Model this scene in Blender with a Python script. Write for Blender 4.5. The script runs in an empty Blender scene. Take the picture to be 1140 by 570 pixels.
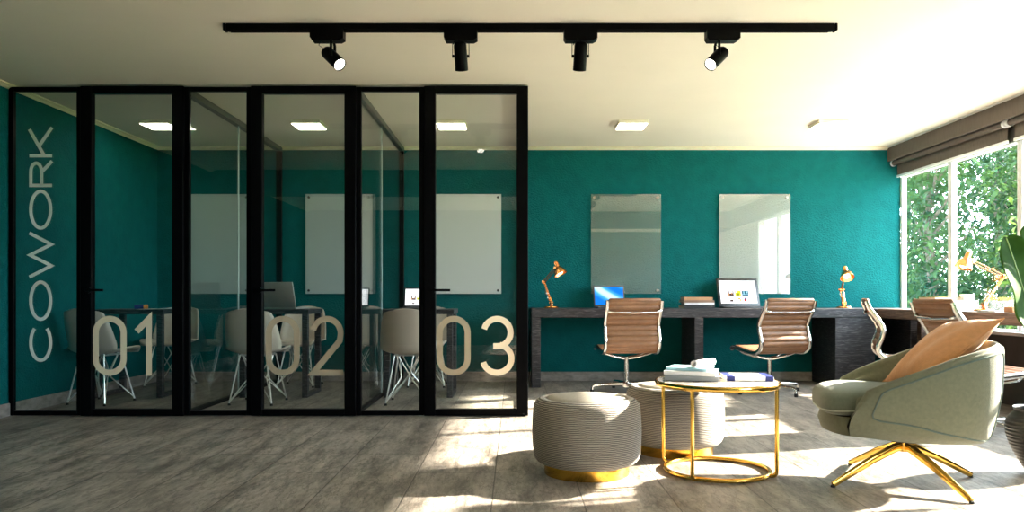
import bpy, bmesh, math, random
from mathutils import Vector, Matrix, Euler
R = math.radians
random.seed(7)
sc = bpy.context.scene
COL = sc.collection

# ------------------------------------------------------------------ materials
def new_mat(name):
    m = bpy.data.materials.new(name); m.use_nodes = True
    nt = m.node_tree; nt.nodes.clear()
    out = nt.nodes.new('ShaderNodeOutputMaterial')
    return m, nt, out

def N(nt, kind, **kw):
    n = nt.nodes.new('ShaderNode' + kind)
    for k, v in kw.items():
        if k in n.inputs: n.inputs[k].default_value = v
        else: setattr(n, k, v)
    return n

def c4(c): return (c[0], c[1], c[2], 1.0)
def s2l(r, g, b):
    f = lambda v: (v / 255 / 12.92) if v / 255 <= .04045 else ((v / 255 + .055) / 1.055) ** 2.4
    return (f(r), f(g), f(b))

def pbr(name, col, rough=.5, metal=0.0, spec=.5, noise=None, bump=None, emit=None, coat=0, sheen=0):
    """noise=(scale, amount, stretch) mottles the colour; bump=(scale, strength, stretch)"""
    m, nt, out = new_mat(name)
    b = N(nt, 'BsdfPrincipled')
    b.inputs['Base Color'].default_value = c4(col)
    b.inputs['Roughness'].default_value = rough
    b.inputs['Metallic'].default_value = metal
    b.inputs['Specular IOR Level'].default_value = spec
    b.inputs['Coat Weight'].default_value = coat
    b.inputs['Sheen Weight'].default_value = sheen
    nt.links.new(b.outputs[0], out.inputs[0])
    tc = N(nt, 'TexCoord')
    def noise_node(scale, stretch):
        mp = N(nt, 'Mapping'); mp.inputs['Scale'].default_value = stretch
        nt.links.new(tc.outputs['Object'], mp.inputs[0])
        n = N(nt, 'TexNoise'); n.inputs['Scale'].default_value = scale; n.inputs['Detail'].default_value = 5
        nt.links.new(mp.outputs[0], n.inputs['Vector'])
        return n
    if noise:
        n = noise_node(noise[0], noise[2] if len(noise) > 2 else (1, 1, 1))
        r = N(nt, 'ValToRGB')
        a = noise[1]
        r.color_ramp.elements[0].position = .3; r.color_ramp.elements[1].position = .7
        r.color_ramp.elements[0].color = c4([x * (1 - a) for x in col])
        r.color_ramp.elements[1].color = c4([min(1, x * (1 + a)) for x in col])
        nt.links.new(n.outputs[0], r.inputs[0]); nt.links.new(r.outputs[0], b.inputs['Base Color'])
    if bump:
        n = noise_node(bump[0], bump[2] if len(bump) > 2 else (1, 1, 1))
        bp = N(nt, 'Bump'); bp.inputs['Strength'].default_value = bump[1]; bp.inputs['Distance'].default_value = .02
        nt.links.new(n.outputs[0], bp.inputs['Height']); nt.links.new(bp.outputs[0], b.inputs['Normal'])
    if emit:
        b.inputs['Emission Color'].default_value = c4(emit[0]); b.inputs['Emission Strength'].default_value = emit[1]
    return m

def thin_glass(name, tint=(1, 1, 1), f0=.04, veil=0.0, veil_col=(.8, .85, .83), rough=0.0):
    """pane of glass: clear or with a frosted white film (veil) plus mirror reflection by angle"""
    m, nt, out = new_mat(name)
    tr = N(nt, 'BsdfTransparent'); tr.inputs[0].default_value = c4(tint)
    gl = N(nt, 'BsdfGlossy'); gl.inputs['Roughness'].default_value = rough
    lw = N(nt, 'LayerWeight'); lw.inputs['Blend'].default_value = .5
    pw = N(nt, 'Math', operation='POWER'); pw.inputs[1].default_value = 5
    ma = N(nt, 'Math', operation='MULTIPLY_ADD'); ma.inputs[1].default_value = 1 - f0; ma.inputs[2].default_value = f0
    nt.links.new(lw.outputs['Facing'], pw.inputs[0]); nt.links.new(pw.outputs[0], ma.inputs[0])
    mx = N(nt, 'MixShader')
    body = tr
    if veil > 0:
        df = N(nt, 'BsdfDiffuse'); df.inputs[0].default_value = c4(veil_col)
        m2 = N(nt, 'MixShader'); m2.inputs[0].default_value = veil
        nt.links.new(tr.outputs[0], m2.inputs[1]); nt.links.new(df.outputs[0], m2.inputs[2])
        body = m2
    nt.links.new(ma.outputs[0], mx.inputs[0]); nt.links.new(body.outputs[0], mx.inputs[1]); nt.links.new(gl.outputs[0], mx.inputs[2])
    nt.links.new(mx.outputs[0], out.inputs[0])
    return m

def emission(name, col, strength):
    m, nt, out = new_mat(name)
    e = N(nt, 'Emission'); e.inputs[0].default_value = c4(col); e.inputs[1].default_value = strength
    nt.links.new(e.outputs[0], out.inputs[0])
    return m

def floor_material():
    m, nt, out = new_mat('stone_planks')
    b = N(nt, 'BsdfPrincipled'); nt.links.new(b.outputs[0], out.inputs[0])
    tc = N(nt, 'TexCoord')
    # planks run along y: swap axes for the brick texture
    mp = N(nt, 'Mapping'); mp.inputs['Rotation'].default_value = (0, 0, R(90)); mp.inputs['Location'].default_value = (.15, .10, 0)
    nt.links.new(tc.outputs['Object'], mp.inputs[0])
    br = N(nt, 'TexBrick', offset=.37, offset_frequency=2)
    br.inputs['Scale'].default_value = 1; br.inputs['Brick Width'].default_value = 1.25; br.inputs['Row Height'].default_value = .40
    br.inputs['Mortar Size'].default_value = .0035; br.inputs['Mortar Smooth'].default_value = .3
    br.inputs['Color1'].default_value = (.9, .9, .9, 1); br.inputs['Color2'].default_value = (1.08, 1.08, 1.08, 1)
    br.inputs['Mortar'].default_value = (.34, .34, .34, 1)
    nt.links.new(mp.outputs[0], br.inputs['Vector'])
    def nz(scale, st, det=6, rough=.6):
        q = N(nt, 'Mapping'); q.inputs['Scale'].default_value = st; q.inputs['Rotation'].default_value = (0, 0, R(-7))
        nt.links.new(tc.outputs['Object'], q.inputs[0])
        n = N(nt, 'TexNoise'); n.inputs['Scale'].default_value = scale; n.inputs['Detail'].default_value = det; n.inputs['Roughness'].default_value = rough
        nt.links.new(q.outputs[0], n.inputs['Vector']); return n
    n1 = nz(3.2, (2.8, .6, 1)); n2 = nz(17, (2.4, .6, 1), 9, .75); n3 = nz(5.5, (2.0, .55, 1), 6, .62)
    mixn = N(nt, 'Mix', data_type='FLOAT'); mixn.inputs[0].default_value = .5
    nt.links.new(n1.outputs[0], mixn.inputs[2]); nt.links.new(n2.outputs[0], mixn.inputs[3])
    r = N(nt, 'ValToRGB'); e = r.color_ramp.elements
    e[0].position = .38; e[0].color = c4((.10, .084, .070)); e[1].position = .61; e[1].color = c4((.46, .40, .35))
    x = e.new(.48); x.color = c4((.255, .222, .192))
    nt.links.new(mixn.outputs[0], r.inputs[0])
    mu = N(nt, 'Mix', data_type='RGBA', blend_type='MULTIPLY'); mu.inputs[0].default_value = 1
    nt.links.new(r.outputs[0], mu.inputs[6]); nt.links.new(br.outputs['Color'], mu.inputs[7])
    vr = N(nt, 'ValToRGB'); ve = vr.color_ramp.elements            # thin dark fissures in the stone
    ve[0].position = .455; ve[0].color = (1, 1, 1, 1); ve[1].position = .545; ve[1].color = (1, 1, 1, 1)
    q = ve.new(.5); q.color = (.42, .40, .39, 1); q = ve.new(.482); q.color = (.95, .95, .95, 1); q = ve.new(.518); q.color = (.95, .95, .95, 1)
    nt.links.new(n3.outputs[0], vr.inputs[0])
    m2 = N(nt, 'Mix', data_type='RGBA', blend_type='MULTIPLY'); m2.inputs[0].default_value = .8
    nt.links.new(mu.outputs[2], m2.inputs[6]); nt.links.new(vr.outputs[0], m2.inputs[7])
    nt.links.new(m2.outputs[2], b.inputs['Base Color'])
    b.inputs['Roughness'].default_value = .36; b.inputs['Specular IOR Level'].default_value = .5
    rr = N(nt, 'MapRange'); rr.inputs['To Min'].default_value = .26; rr.inputs['To Max'].default_value = .55
    nt.links.new(n2.outputs[0], rr.inputs[0]); nt.links.new(rr.outputs[0], b.inputs['Roughness'])
    bp = N(nt, 'Bump'); bp.inputs['Strength'].default_value = .6; bp.inputs['Distance'].default_value = .012
    ad = N(nt, 'Math', operation='MULTIPLY_ADD'); ad.inputs[1].default_value = -.8
    nt.links.new(br.outputs['Fac'], ad.inputs[0]); nt.links.new(mixn.outputs[0], ad.inputs[2])
    nt.links.new(ad.outputs[0], bp.inputs['Height']); nt.links.new(bp.outputs[0], b.inputs['Normal'])
    return m

def pouf_material():
    m, nt, out = new_mat('ribbed_knit')
    b = N(nt, 'BsdfPrincipled'); nt.links.new(b.outputs[0], out.inputs[0])
    b.inputs['Roughness'].default_value = .85; b.inputs['Sheen Weight'].default_value = .2
    tc = N(nt, 'TexCoord')
    w = N(nt, 'TexWave', wave_type='BANDS', bands_direction='Z')
    w.inputs['Scale'].default_value = 38; w.inputs['Distortion'].default_value = 2.2; w.inputs['Detail'].default_value = 3; w.inputs['Detail Scale'].default_value = 1.2
    nt.links.new(tc.outputs['Object'], w.inputs['Vector'])
    r = N(nt, 'ValToRGB'); e = r.color_ramp.elements
    e[0].position = .15; e[0].color = c4((.060, .052, .043)); e[1].position = .6; e[1].color = c4((.40, .345, .285))
    nt.links.new(w.outputs['Fac'], r.inputs[0]); nt.links.new(r.outputs[0], b.inputs['Base Color'])
    bp = N(nt, 'Bump'); bp.inputs['Strength'].default_value = .6; bp.inputs['Distance'].default_value = .006
    nt.links.new(w.outputs['Fac'], bp.inputs['Height']); nt.links.new(bp.outputs[0], b.inputs['Normal'])
    return m

def marble_material():
    m, nt, out = new_mat('marble')
    b = N(nt, 'BsdfPrincipled'); nt.links.new(b.outputs[0], out.inputs[0]); b.inputs['Roughness'].default_value = .12
    tc = N(nt, 'TexCoord')
    n = N(nt, 'TexNoise'); n.inputs['Scale'].default_value = 5; n.inputs['Detail'].default_value = 8; n.inputs['Distortion'].default_value = 1.6
    nt.links.new(tc.outputs['Object'], n.inputs['Vector'])
    r = N(nt, 'ValToRGB'); e = r.color_ramp.elements
    e[0].position = .4; e[0].color = c4((.22, .19, .17)); e[1].position = .56; e[1].color = c4((.68, .63, .58))
    nt.links.new(n.outputs[0], r.inputs[0]); nt.links.new(r.outputs[0], b.inputs['Base Color'])
    return m

def desk_wood():
    m, nt, out = new_mat('charcoal_wood')
    b = N(nt, 'BsdfPrincipled'); nt.links.new(b.outputs[0], out.inputs[0]); b.inputs['Roughness'].default_value = .5
    tc = N(nt, 'TexCoord')
    q = N(nt, 'Mapping'); q.inputs['Scale'].default_value = (2.6, 3, 34); nt.links.new(tc.outputs['Object'], q.inputs[0])
    n = N(nt, 'TexNoise'); n.inputs['Scale'].default_value = 4; n.inputs['Detail'].default_value = 7; n.inputs['Roughness'].default_value = .65; n.inputs['Distortion'].default_value = .8
    nt.links.new(q.outputs[0], n.inputs['Vector'])
    r = N(nt, 'ValToRGB'); e = r.color_ramp.elements
    e[0].position = .40; e[0].color = c4((.005, .005, .008)); e[1].position = .72; e[1].color = c4((.17, .155, .16))
    x = e.new(.53); x.color = c4((.020, .020, .026))
    nt.links.new(n.outputs[0], r.inputs[0]); nt.links.new(r.outputs[0], b.inputs['Base Color'])
    bp = N(nt, 'Bump'); bp.inputs['Strength'].default_value = .3; bp.inputs['Distance'].default_value = .004
    nt.links.new(n.outputs[0], bp.inputs['Height']); nt.links.new(bp.outputs[0], b.inputs['Normal'])
    return m

def lit_desk_wood():  # the charcoal desk wood with warm floor bounce put into its colour
    m, nt, out = new_mat('lit_desk_wood')
    b = N(nt, 'BsdfPrincipled'); nt.links.new(b.outputs[0], out.inputs[0]); b.inputs['Roughness'].default_value = .45
    tc = N(nt, 'TexCoord')
    q = N(nt, 'Mapping'); q.inputs['Scale'].default_value = (6, 1.6, 30); nt.links.new(tc.outputs['Object'], q.inputs[0])
    n = N(nt, 'TexNoise'); n.inputs['Scale'].default_value = 4; n.inputs['Detail'].default_value = 7; n.inputs['Roughness'].default_value = .65
    nt.links.new(q.outputs[0], n.inputs['Vector'])
    r = N(nt, 'ValToRGB'); e = r.color_ramp.elements
    e[0].position = .36; e[0].color = c4((.03, .017, .012)); e[1].position = .66; e[1].color = c4((.23, .15, .11))
    nt.links.new(n.outputs[0], r.inputs[0]); nt.links.new(r.outputs[0], b.inputs['Base Color'])
    return m

def wallpaper_screen():
    m, nt, out = new_mat('blue_screen')
    e = N(nt, 'Emission'); nt.links.new(e.outputs[0], out.inputs[0]); e.inputs[1].default_value = 1.0
    tc = N(nt, 'TexCoord')
    w = N(nt, 'TexWave', wave_type='BANDS', bands_direction='DIAGONAL'); w.inputs['Scale'].default_value = 1.6; w.inputs['Distortion'].default_value = 5; w.inputs['Detail'].default_value = 1
    nt.links.new(tc.outputs['Object'], w.inputs['Vector'])
    r = N(nt, 'ValToRGB'); q = r.color_ramp.elements
    q[0].position = .1; q[0].color = c4(s2l(20, 110, 215)); q[1].position = .95; q[1].color = c4(s2l(190, 228, 255))
    x = q.new(.6); x.color = c4(s2l(70, 165, 245))
    nt.links.new(w.outputs['Fac'], r.inputs[0]); nt.links.new(r.outputs[0], e.inputs[0])
    return m

def leaf_material(name, a, b_, scale=3, rough=.5):
    m, nt, out = new_mat(name)
    b = N(nt, 'BsdfPrincipled'); b.inputs['Roughness'].default_value = rough
    b.inputs['Specular IOR Level'].default_value = .2
    tl = N(nt, 'BsdfTranslucent')
    mx = N(nt, 'MixShader'); mx.inputs[0].default_value = .4
    tc = N(nt, 'TexCoord')
    n = N(nt, 'TexNoise'); n.inputs['Scale'].default_value = scale; n.inputs['Detail'].default_value = 3
    nt.links.new(tc.outputs['Object'], n.inputs['Vector'])
    r = N(nt, 'ValToRGB'); q = r.color_ramp.elements
    q[0].position = .35; q[0].color = c4(a); q[1].position = .65; q[1].color = c4(b_)
    nt.links.new(n.outputs[0], r.inputs[0])
    nt.links.new(r.outputs[0], b.inputs['Base Color']); nt.links.new(r.outputs[0], tl.inputs[0])
    nt.links.new(b.outputs[0], mx.inputs[1]); nt.links.new(tl.outputs[0], mx.inputs[2]); nt.links.new(mx.outputs[0], out.inputs[0])
    return m

M = {}
M['teal'] = pbr('teal_plaster', (.002, .108, .112), .75, spec=.10, noise=(9, .10), bump=(55, .55, (1, 1, 1.6)))
M['ceiling'] = pbr('cream_ceiling', (.86, .80, .69), .8, noise=(2, .02))
M['cornice'] = pbr('cream_cornice', (.80, .73, .55), .6)
M['floor'] = floor_material()
M['base'] = pbr('stone_skirting', (.26, .235, .215), .5, noise=(12, .35, (1, 1, 2)))
M['rear'] = pbr('rear_wall_paint', (.06, .10, .10), .8, noise=(5, .1))
M['lowwall'] = pbr('dark_low_wall', (.045, .040, .038), .6, noise=(7, .25))
M['black'] = pbr('black_steel', (.0025, .0025, .003), .4, spec=.05, noise=(30, .2))
M['greymetal'] = pbr('grey_rail', (.10, .10, .095), .4, metal=.3, noise=(20, .1))
M['glass'] = thin_glass('booth_glass', (.965, .98, .972), .05)
M['winglass'] = thin_glass('window_glass', (.98, .99, .99), .03)
M['glassedge'] = pbr('glass_edge', (.55, .66, .66), .25)
M['vinyl'] = pbr('cream_vinyl', (.93, .79, .58), .5, emit=None)
M['white_vinyl'] = pbr('white_vinyl', (.97, .95, .90), .5)
M['white'] = pbr('white_frame', (.82, .84, .86), .4, noise=(20, .02))
M['desk'] = desk_wood()
M['sidedesk'] = lit_desk_wood()
M['leather'] = pbr('tan_leather', (.23, .108, .050), .45, noise=(14, .16), bump=(90, .15))
M['alu'] = pbr('polished_aluminium', (.80, .78, .75), .16, metal=1, noise=(8, .04))
M['chrome'] = pbr('chrome_wire', (.88, .88, .88), .28, metal=1)
M['shell'] = pbr('greige_shell', (.56, .49, .42), .38, noise=(3, .04))
M['rubber'] = pbr('black_rubber', (.012, .012, .012), .7)
M['gold'] = pbr('polished_gold', (.86, .53, .11), .14, metal=1, noise=(6, .05))
M['goldb'] = pbr('gold_plinth', (.90, .50, .08), .22, metal=1, noise=(6, .08))
M['copper'] = pbr('copper', (.86, .36, .12), .26, metal=1, noise=(12, .08))
M['copperd'] = pbr('dark_copper', (.30, .10, .04), .35, metal=1)
M['bulb'] = emission('warm_bulb', (1, .72, .38), 9)
M['pouf'] = pouf_material()
M['boucle'] = pbr('pouf_top_fabric', (.52, .47, .40), .9, noise=(120, .12), bump=(200, .3))
M['marble'] = marble_material()
M['sage'] = pbr('sage_fabric', (.150, .158, .098), .85, noise=(60, .10), bump=(260, .2), sheen=.25)
M['sagein'] = pbr('sage_cushion_fabric', (.125, .148, .105), .85, noise=(60, .10), bump=(260, .2), sheen=.25)
M['piping'] = pbr('sage_piping', (.10, .135, .115), .8, noise=(40, .1))
M['lightpiping'] = pbr('pale_piping', (.42, .45, .36), .7, noise=(40, .1))
M['orange'] = pbr('apricot_linen', (.60, .275, .105), .9, noise=(40, .08), bump=(220, .25), sheen=.3)
M['vase'] = pbr('black_ceramic', (.010, .009, .009), .38, spec=.3, noise=(14, .3))
M['soil'] = pbr('potting_soil', (.03, .02, .013), .95, noise=(40, .4))
M['plant'] = leaf_material('broad_leaf', (.030, .115, .007), (.070, .19, .014), 6, .65)
M['vein'] = pbr('leaf_midrib', (.33, .50, .10), .5)
M['stem'] = pbr('green_stem', (.10, .19, .04), .6)
M['blind'] = pbr('taupe_blind', (.125, .105, .09), .85, noise=(120, .15, (1, 1, .2)))
M['pelmet'] = pbr('taupe_pelmet', (.120, .098, .080), .8, noise=(60, .12, (1, 1, .2)))
M['led'] = emission('led_panel', (1, .93, .74), 12.0)
M['lens'] = emission('spot_lens', (1, .95, .82), 7.0)
M['lampbezel'] = pbr('light_bezel', (.85, .80, .66), .5)
M['laptopgrey'] = pbr('laptop_aluminium', (.45, .42, .39), .35, metal=.4, noise=(15, .03))
M['laptopdark'] = pbr('laptop_dark_grey', (.09, .085, .08), .4, metal=.2, noise=(15, .03))
M['laptopblack'] = pbr('laptop_black', (.010, .010, .011), .35)
M['keys'] = pbr('keyboard_keys', (.03, .03, .033), .5)
M['scr_white'] = emission('screen_white', (.97, .97, 1.0), 1.25)
M['scr_grey'] = emission('screen_grey', (.62, .62, .62), 1.0)
M['scr_dark'] = emission('screen_dark', s2l(70, 52, 45), 1.0)
M['scr_peach'] = emission('screen_peach', s2l(200, 150, 110), 1.0)
M['scr_lime'] = emission('screen_lime', s2l(196, 208, 52), 1.0)
M['scr_olive'] = emission('screen_olive', s2l(140, 140, 30), 1.0)
M['scr_teal'] = emission('screen_teal', s2l(30, 90, 110), 1.0)
M['scr_sky'] = emission('screen_sky', s2l(150, 200, 215), 1.0)
M['scr_orange'] = emission('screen_orange', s2l(240, 165, 60), 1.0)
M['scr_red'] = emission('screen_red', s2l(190, 60, 50), 1.0)
M['scr_navy'] = emission('screen_navy', s2l(40, 50, 110), 1.0)
M['scr_blue'] = wallpaper_screen()
M['paper'] = pbr('paper_white', (.82, .81, .78), .7, noise=(90, .03, (1, 1, 14)))
M['pages'] = pbr('book_pages', (.70, .62, .50), .8, noise=(80, .12, (.2, .2, 12)))
def cover(name, rgb): return pbr(name, s2l(*rgb), .5, noise=(20, .05))
M['cov_black'] = cover('cover_black', (26, 28, 30)); M['cov_tan'] = cover('cover_tan', (186, 140, 100))
M['cov_brown'] = cover('cover_brown', (130, 100, 80)); M['cov_white'] = cover('cover_white', (236, 236, 238))
M['cov_grey'] = cover('cover_grey', (150, 155, 158)); M['cov_blue'] = cover('cover_blue', (14, 34, 112))
M['cov_cyan'] = cover('cover_cyan', (170, 214, 228)); M['cov_ochre'] = cover('cover_ochre', (196, 170, 90))
M['cov_pink'] = cover('cover_pink', (222, 190, 180)); M['cov_orange'] = cover('cover_orange', (220, 140, 60))
M['board_a'] = thin_glass('board_grey_glare', (.93, .96, .95), .08, .50, (.70, .80, .80))  # one frosted glass; each board's reflected brightness is painted as veil strength and tint
M['board_b'] = thin_glass('board_white_glare', (.93, .96, .95), .08, .80, (.80, .82, .80))
M['board_c'] = thin_glass('board_faint_glare', (.93, .96, .95), .09, .10, (.70, .72, .62))
M['board_d'] = thin_glass('board_pale_glare', (.93, .96, .95), .08, .28, (.74, .76, .70))
M['steel'] = pbr('standoff_steel', (.40, .36, .32), .3, metal=1)
M['standoff_dark'] = pbr('standoff_dark', (.03, .03, .03), .4, metal=.5)
M['bark'] = pbr('tree_bark', (.10, .075, .055), .9, noise=(14, .4, (1, 1, .3)))
M['leaf1'] = leaf_material('garden_leaf', (.018, .046, .018), (.060, .110, .026), 1.2)
M['leaf2'] = leaf_material('garden_leaf_dark', (.013, .038, .024), (.042, .082, .030), 1.2)
M['leaf3'] = leaf_material('garden_leaf_light', (.045, .085, .02), (.13, .19, .035), 1.2)
M['bounce_slab'] = pbr('pale_bounce_slab', (.74, .67, .58), .8, noise=(1.5, .06))
M['grass'] = pbr('lawn', (.10, .19, .03), .9, noise=(8, .4))

# ------------------------------------------------------------------ mesh builder
class MB:
    def __init__(self):
        self.v = []; self.f = []; self.fm = []; self.mi = 0; self.T = Matrix.Identity(4)
    def add(self, vs, fs):
        o = len(self.v)
        for p in vs:
            q = self.T @ Vector(p); self.v.append((q.x, q.y, q.z))
        for f in fs:
            self.f.append([o + i for i in f]); self.fm.append(self.mi)
        return self
    def box(self, c, s, bev=0.0, rot=None, seg=1):
        bm = bmesh.new(); bmesh.ops.create_cube(bm, size=1)
        bmesh.ops.scale(bm, vec=Vector(s), verts=bm.verts)
        if bev > 0:
            bmesh.ops.bevel(bm, geom=list(bm.edges), offset=min(bev, min(s) * .45), segments=seg, profile=.5, affect='EDGES')
        Tm = Matrix.Translation(Vector(c)) @ (rot.to_4x4() if rot is not None else Matrix.Identity(4))
        bm.verts.ensure_lookup_table(); bm.verts.index_update()
        self.add([Tm @ v.co for v in bm.verts], [[v.index for v in f.verts] for f in bm.faces]); bm.free(); return self
    def b6(self, x0, x1, y0, y1, z0, z1, bev=0.0, seg=1):
        return self.box(((x0 + x1) / 2, (y0 + y1) / 2, (z0 + z1) / 2), (abs(x1 - x0), abs(y1 - y0), abs(z1 - z0)), bev, None, seg)
    def tube(self, pts, r, seg=10, closed=False, flat=None, caps=True, up=None):
        """sweep a circle (or a flat section (w,h)) along pts; r may be a list"""
        P = [Vector(p) for p in pts]; n = len(P)
        rad = r if isinstance(r, (list, tuple)) else [r] * n
        tang = []
        for i in range(n):
            a = P[(i - 1) % n] if (closed or i > 0) else P[i]; b = P[(i + 1) % n] if (closed or i < n - 1) else P[i]
            t = (b - a); tang.append(t.normalized() if t.length > 1e-9 else Vector((0, 0, 1)))
        ref = Vector(up) if up else (Vector((0, 0, 1)) if abs(tang[0].z) < .9 else Vector((1, 0, 0)))
        nrm = (ref - tang[0] * ref.dot(tang[0])).normalized()
        rings = []
        for i in range(n):
            if i:
                ax = tang[i - 1].cross(tang[i])
                if ax.length > 1e-8:
                    ang = tang[i - 1].angle(tang[i]); nrm = Matrix.Rotation(ang, 3, ax.normalized()) @ nrm
                nrm = (nrm - tang[i] * nrm.dot(tang[i])).normalized()
            bn = tang[i].cross(nrm)
            ring = []
            for k in range(seg):
                a = 2 * math.pi * k / seg
                if flat:
                    ca, sa = math.cos(a), math.sin(a)
                    e = .45
                    u = math.copysign(abs(ca) ** e, ca) * flat[0] * rad[i]; w = math.copysign(abs(sa) ** e, sa) * flat[1] * rad[i]
                else:
                    u = math.cos(a) * rad[i]; w = math.sin(a) * rad[i]
                ring.append(P[i] + bn * u + nrm * w)
            rings.append(ring)
        vs = [p for ring in rings for p in ring]; fs = []
        m = n if closed else n - 1
        for i in range(m):
            j = (i + 1) % n
            for k in range(seg):
                fs.append((i * seg + k, i * seg + (k + 1) % seg, j * seg + (k + 1) % seg, j * seg + k))
        if not closed and caps:
            fs.append(tuple(reversed(range(seg)))); fs.append(tuple(range((n - 1) * seg, n * seg)))
        return self.add(vs, fs)
    def cyl(self, a, b, r0, r1=None, seg=16): return self.tube([a, b], [r0, r0 if r1 is None else r1], seg)
    def lathe(self, prof, c=(0, 0, 0), seg=40, rot=None):
        vs = []; fs = []; n = len(prof)
        rm = rot if rot is not None else Matrix.Identity(3)
        for (r, z) in prof:
            for k in range(seg):
                a = 2 * math.pi * k / seg
                vs.append(Vector(c) + rm @ Vector((r * math.cos(a), r * math.sin(a), z)))
        for i in range(n - 1):
            for k in range(seg):
                fs.append((i * seg + k, i * seg + (k + 1) % seg, (i + 1) * seg + (k + 1) % seg, (i + 1) * seg + k))
        if prof[0][0] > 1e-6: fs.append(tuple(reversed(range(seg))))
        if prof[-1][0] > 1e-6: fs.append(tuple(range((n - 1) * seg, n * seg)))
        return self.add(vs, fs)
    def grid(self, rows, closed_u=False, closed_v=False):
        nu, nv = len(rows), len(rows[0]); fs = []
        for i in range(nu if closed_u else nu - 1):
            for j in range(nv if closed_v else nv - 1):
                a, b = (i + 1) % nu, (j + 1) % nv
                fs.append((i * nv + j, a * nv + j, a * nv + b, i * nv + b))
        return self.add([p for r_ in rows for p in r_], fs)
    def prism(self, poly, fn, t0, t1):
        """poly: 2-D outline; fn(u, w, t) -> 3-D"""
        n = len(poly)
        vs = [fn(u, w, t0) for u, w in poly] + [fn(u, w, t1) for u, w in poly]
        fs = [tuple(range(n)), tuple(reversed(range(n, 2 * n)))] + [(i, n + i, n + (i + 1) % n, (i + 1) % n) for i in range(n)]
        return self.add(vs, fs)
    def ribbon(self, pts, w, fn, t0, t1, closed=False):
        P = []
        for p in pts:
            q = Vector((p[0], p[1]))
            if not P or (q - P[-1]).length > 1e-6: P.append(q)
        if closed and (P[0] - P[-1]).length < 1e-6: P.pop()
        n = len(P); L = []; Rr = []
        for i in range(n):
            a = P[(i - 1) % n] if (closed or i > 0) else None; b = P[(i + 1) % n] if (closed or i < n - 1) else None
            d1 = (P[i] - a).normalized() if a is not None else None; d2 = (b - P[i]).normalized() if b is not None else None
            d1 = d1 or d2; d2 = d2 or d1
            n1 = Vector((-d1.y, d1.x)); n2 = Vector((-d2.y, d2.x)); m = (n1 + n2)
            m = m.normalized() if m.length > 1e-6 else n1
            k = (w / 2) / max(.35, m.dot(n1))
            L.append(P[i] + m * k); Rr.append(P[i] - m * k)
        vs = [fn(p.x, p.y, t) for t in (t0, t1) for side in (L, Rr) for p in side]
        fs = []
        for i in range(n if closed else n - 1):
            j = (i + 1) % n
            l0, l1, r0, r1 = i, j, n + i, n + j; q = 2 * n
            fs += [(l0, r0, r1, l1), (q + l0, q + l1, q + r1, q + r0), (l0, l1, q + l1, q + l0), (r0, q + r0, q + r1, r1)]
        if not closed:
            q = 2 * n
            fs += [(0, q, q + n, n), (n - 1, 2 * n - 1, q + 2 * n - 1, q + n - 1)]
        return self.add(vs, fs)
    def build(self, name, mats, parent=None, smooth=35, loc=None):
        """mesh coordinates are world (or local to a rotated parent's own frame); the parent's offset is taken off"""
        me = bpy.data.meshes.new(name)
        off = Vector((0, 0, 0))
        if parent is not None:
            q = parent
            while q is not None: off += Vector(q.location); q = q.parent
        if loc is not None: off = off + Vector(loc) if parent is not None else Vector(loc)
        me.from_pydata([tuple(Vector(v) - off) for v in self.v], [], self.f)
        for m in (mats if isinstance(mats, (list, tuple)) else [mats]): me.materials.append(m)
        for p, i in zip(me.polygons, self.fm): p.material_index = i
        bm = bmesh.new(); bm.from_mesh(me); bmesh.ops.remove_doubles(bm, verts=bm.verts, dist=1e-7); bmesh.ops.recalc_face_normals(bm, faces=bm.faces); bm.to_mesh(me); bm.free()
        if smooth:
            me.shade_smooth(); me.set_sharp_from_angle(angle=R(smooth))
        o = bpy.data.objects.new(name, me); COL.objects.link(o)
        if parent is not None: o.parent = parent
        if loc is not None: o.location = loc
        return o

def tag(o, label=None, cat=None, group=None, kind=None):
    if label: o['label'] = label
    if cat: o['category'] = cat
    if group: o['group'] = group
    if kind: o['kind'] = kind
    return o
def thing(name, label, cat, loc=(0, 0, 0), rz=0, group=None):
    o = bpy.data.objects.new(name, None); o.empty_display_size = .05; COL.objects.link(o)
    o.location = loc; o.rotation_euler = (0, 0, rz)
    return tag(o, label, cat, group)
def struct(name, mb, mat, smooth=None): return tag(mb.build(name, mat, None, smooth), kind='structure')
def copy_tree(o, parent=None):
    c = o.copy(); COL.objects.link(c)
    if parent is not None: c.parent = parent
    for ch in list(o.children):
        copy_tree(ch, c)
    return c
def place(proto, first, loc, rz, label, group=None):
    o = proto if first else copy_tree(proto)
    o.location = loc; o.rotation_euler = (0, 0, rz); o['label'] = label
    if group: o['group'] = group
    return o
def catmull(pts, n):
    """resample control tuples with a Catmull-Rom spline to n samples"""
    P = [list(p) for p in pts]; m = len(P) - 1; out = []
    for k in range(n):
        t = k / (n - 1) * m; i = min(int(t), m - 1); u = t - i
        p0, p1, p2, p3 = P[max(i - 1, 0)], P[i], P[i + 1], P[min(i + 2, m)]
        out.append([.5 * (2 * b + (c - a) * u + (2 * a - 5 * b + 4 * c - d) * u * u + (3 * b - a - 3 * c + d) * u ** 3) for a, b, c, d in zip(p0, p1, p2, p3)])
    return out

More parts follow.
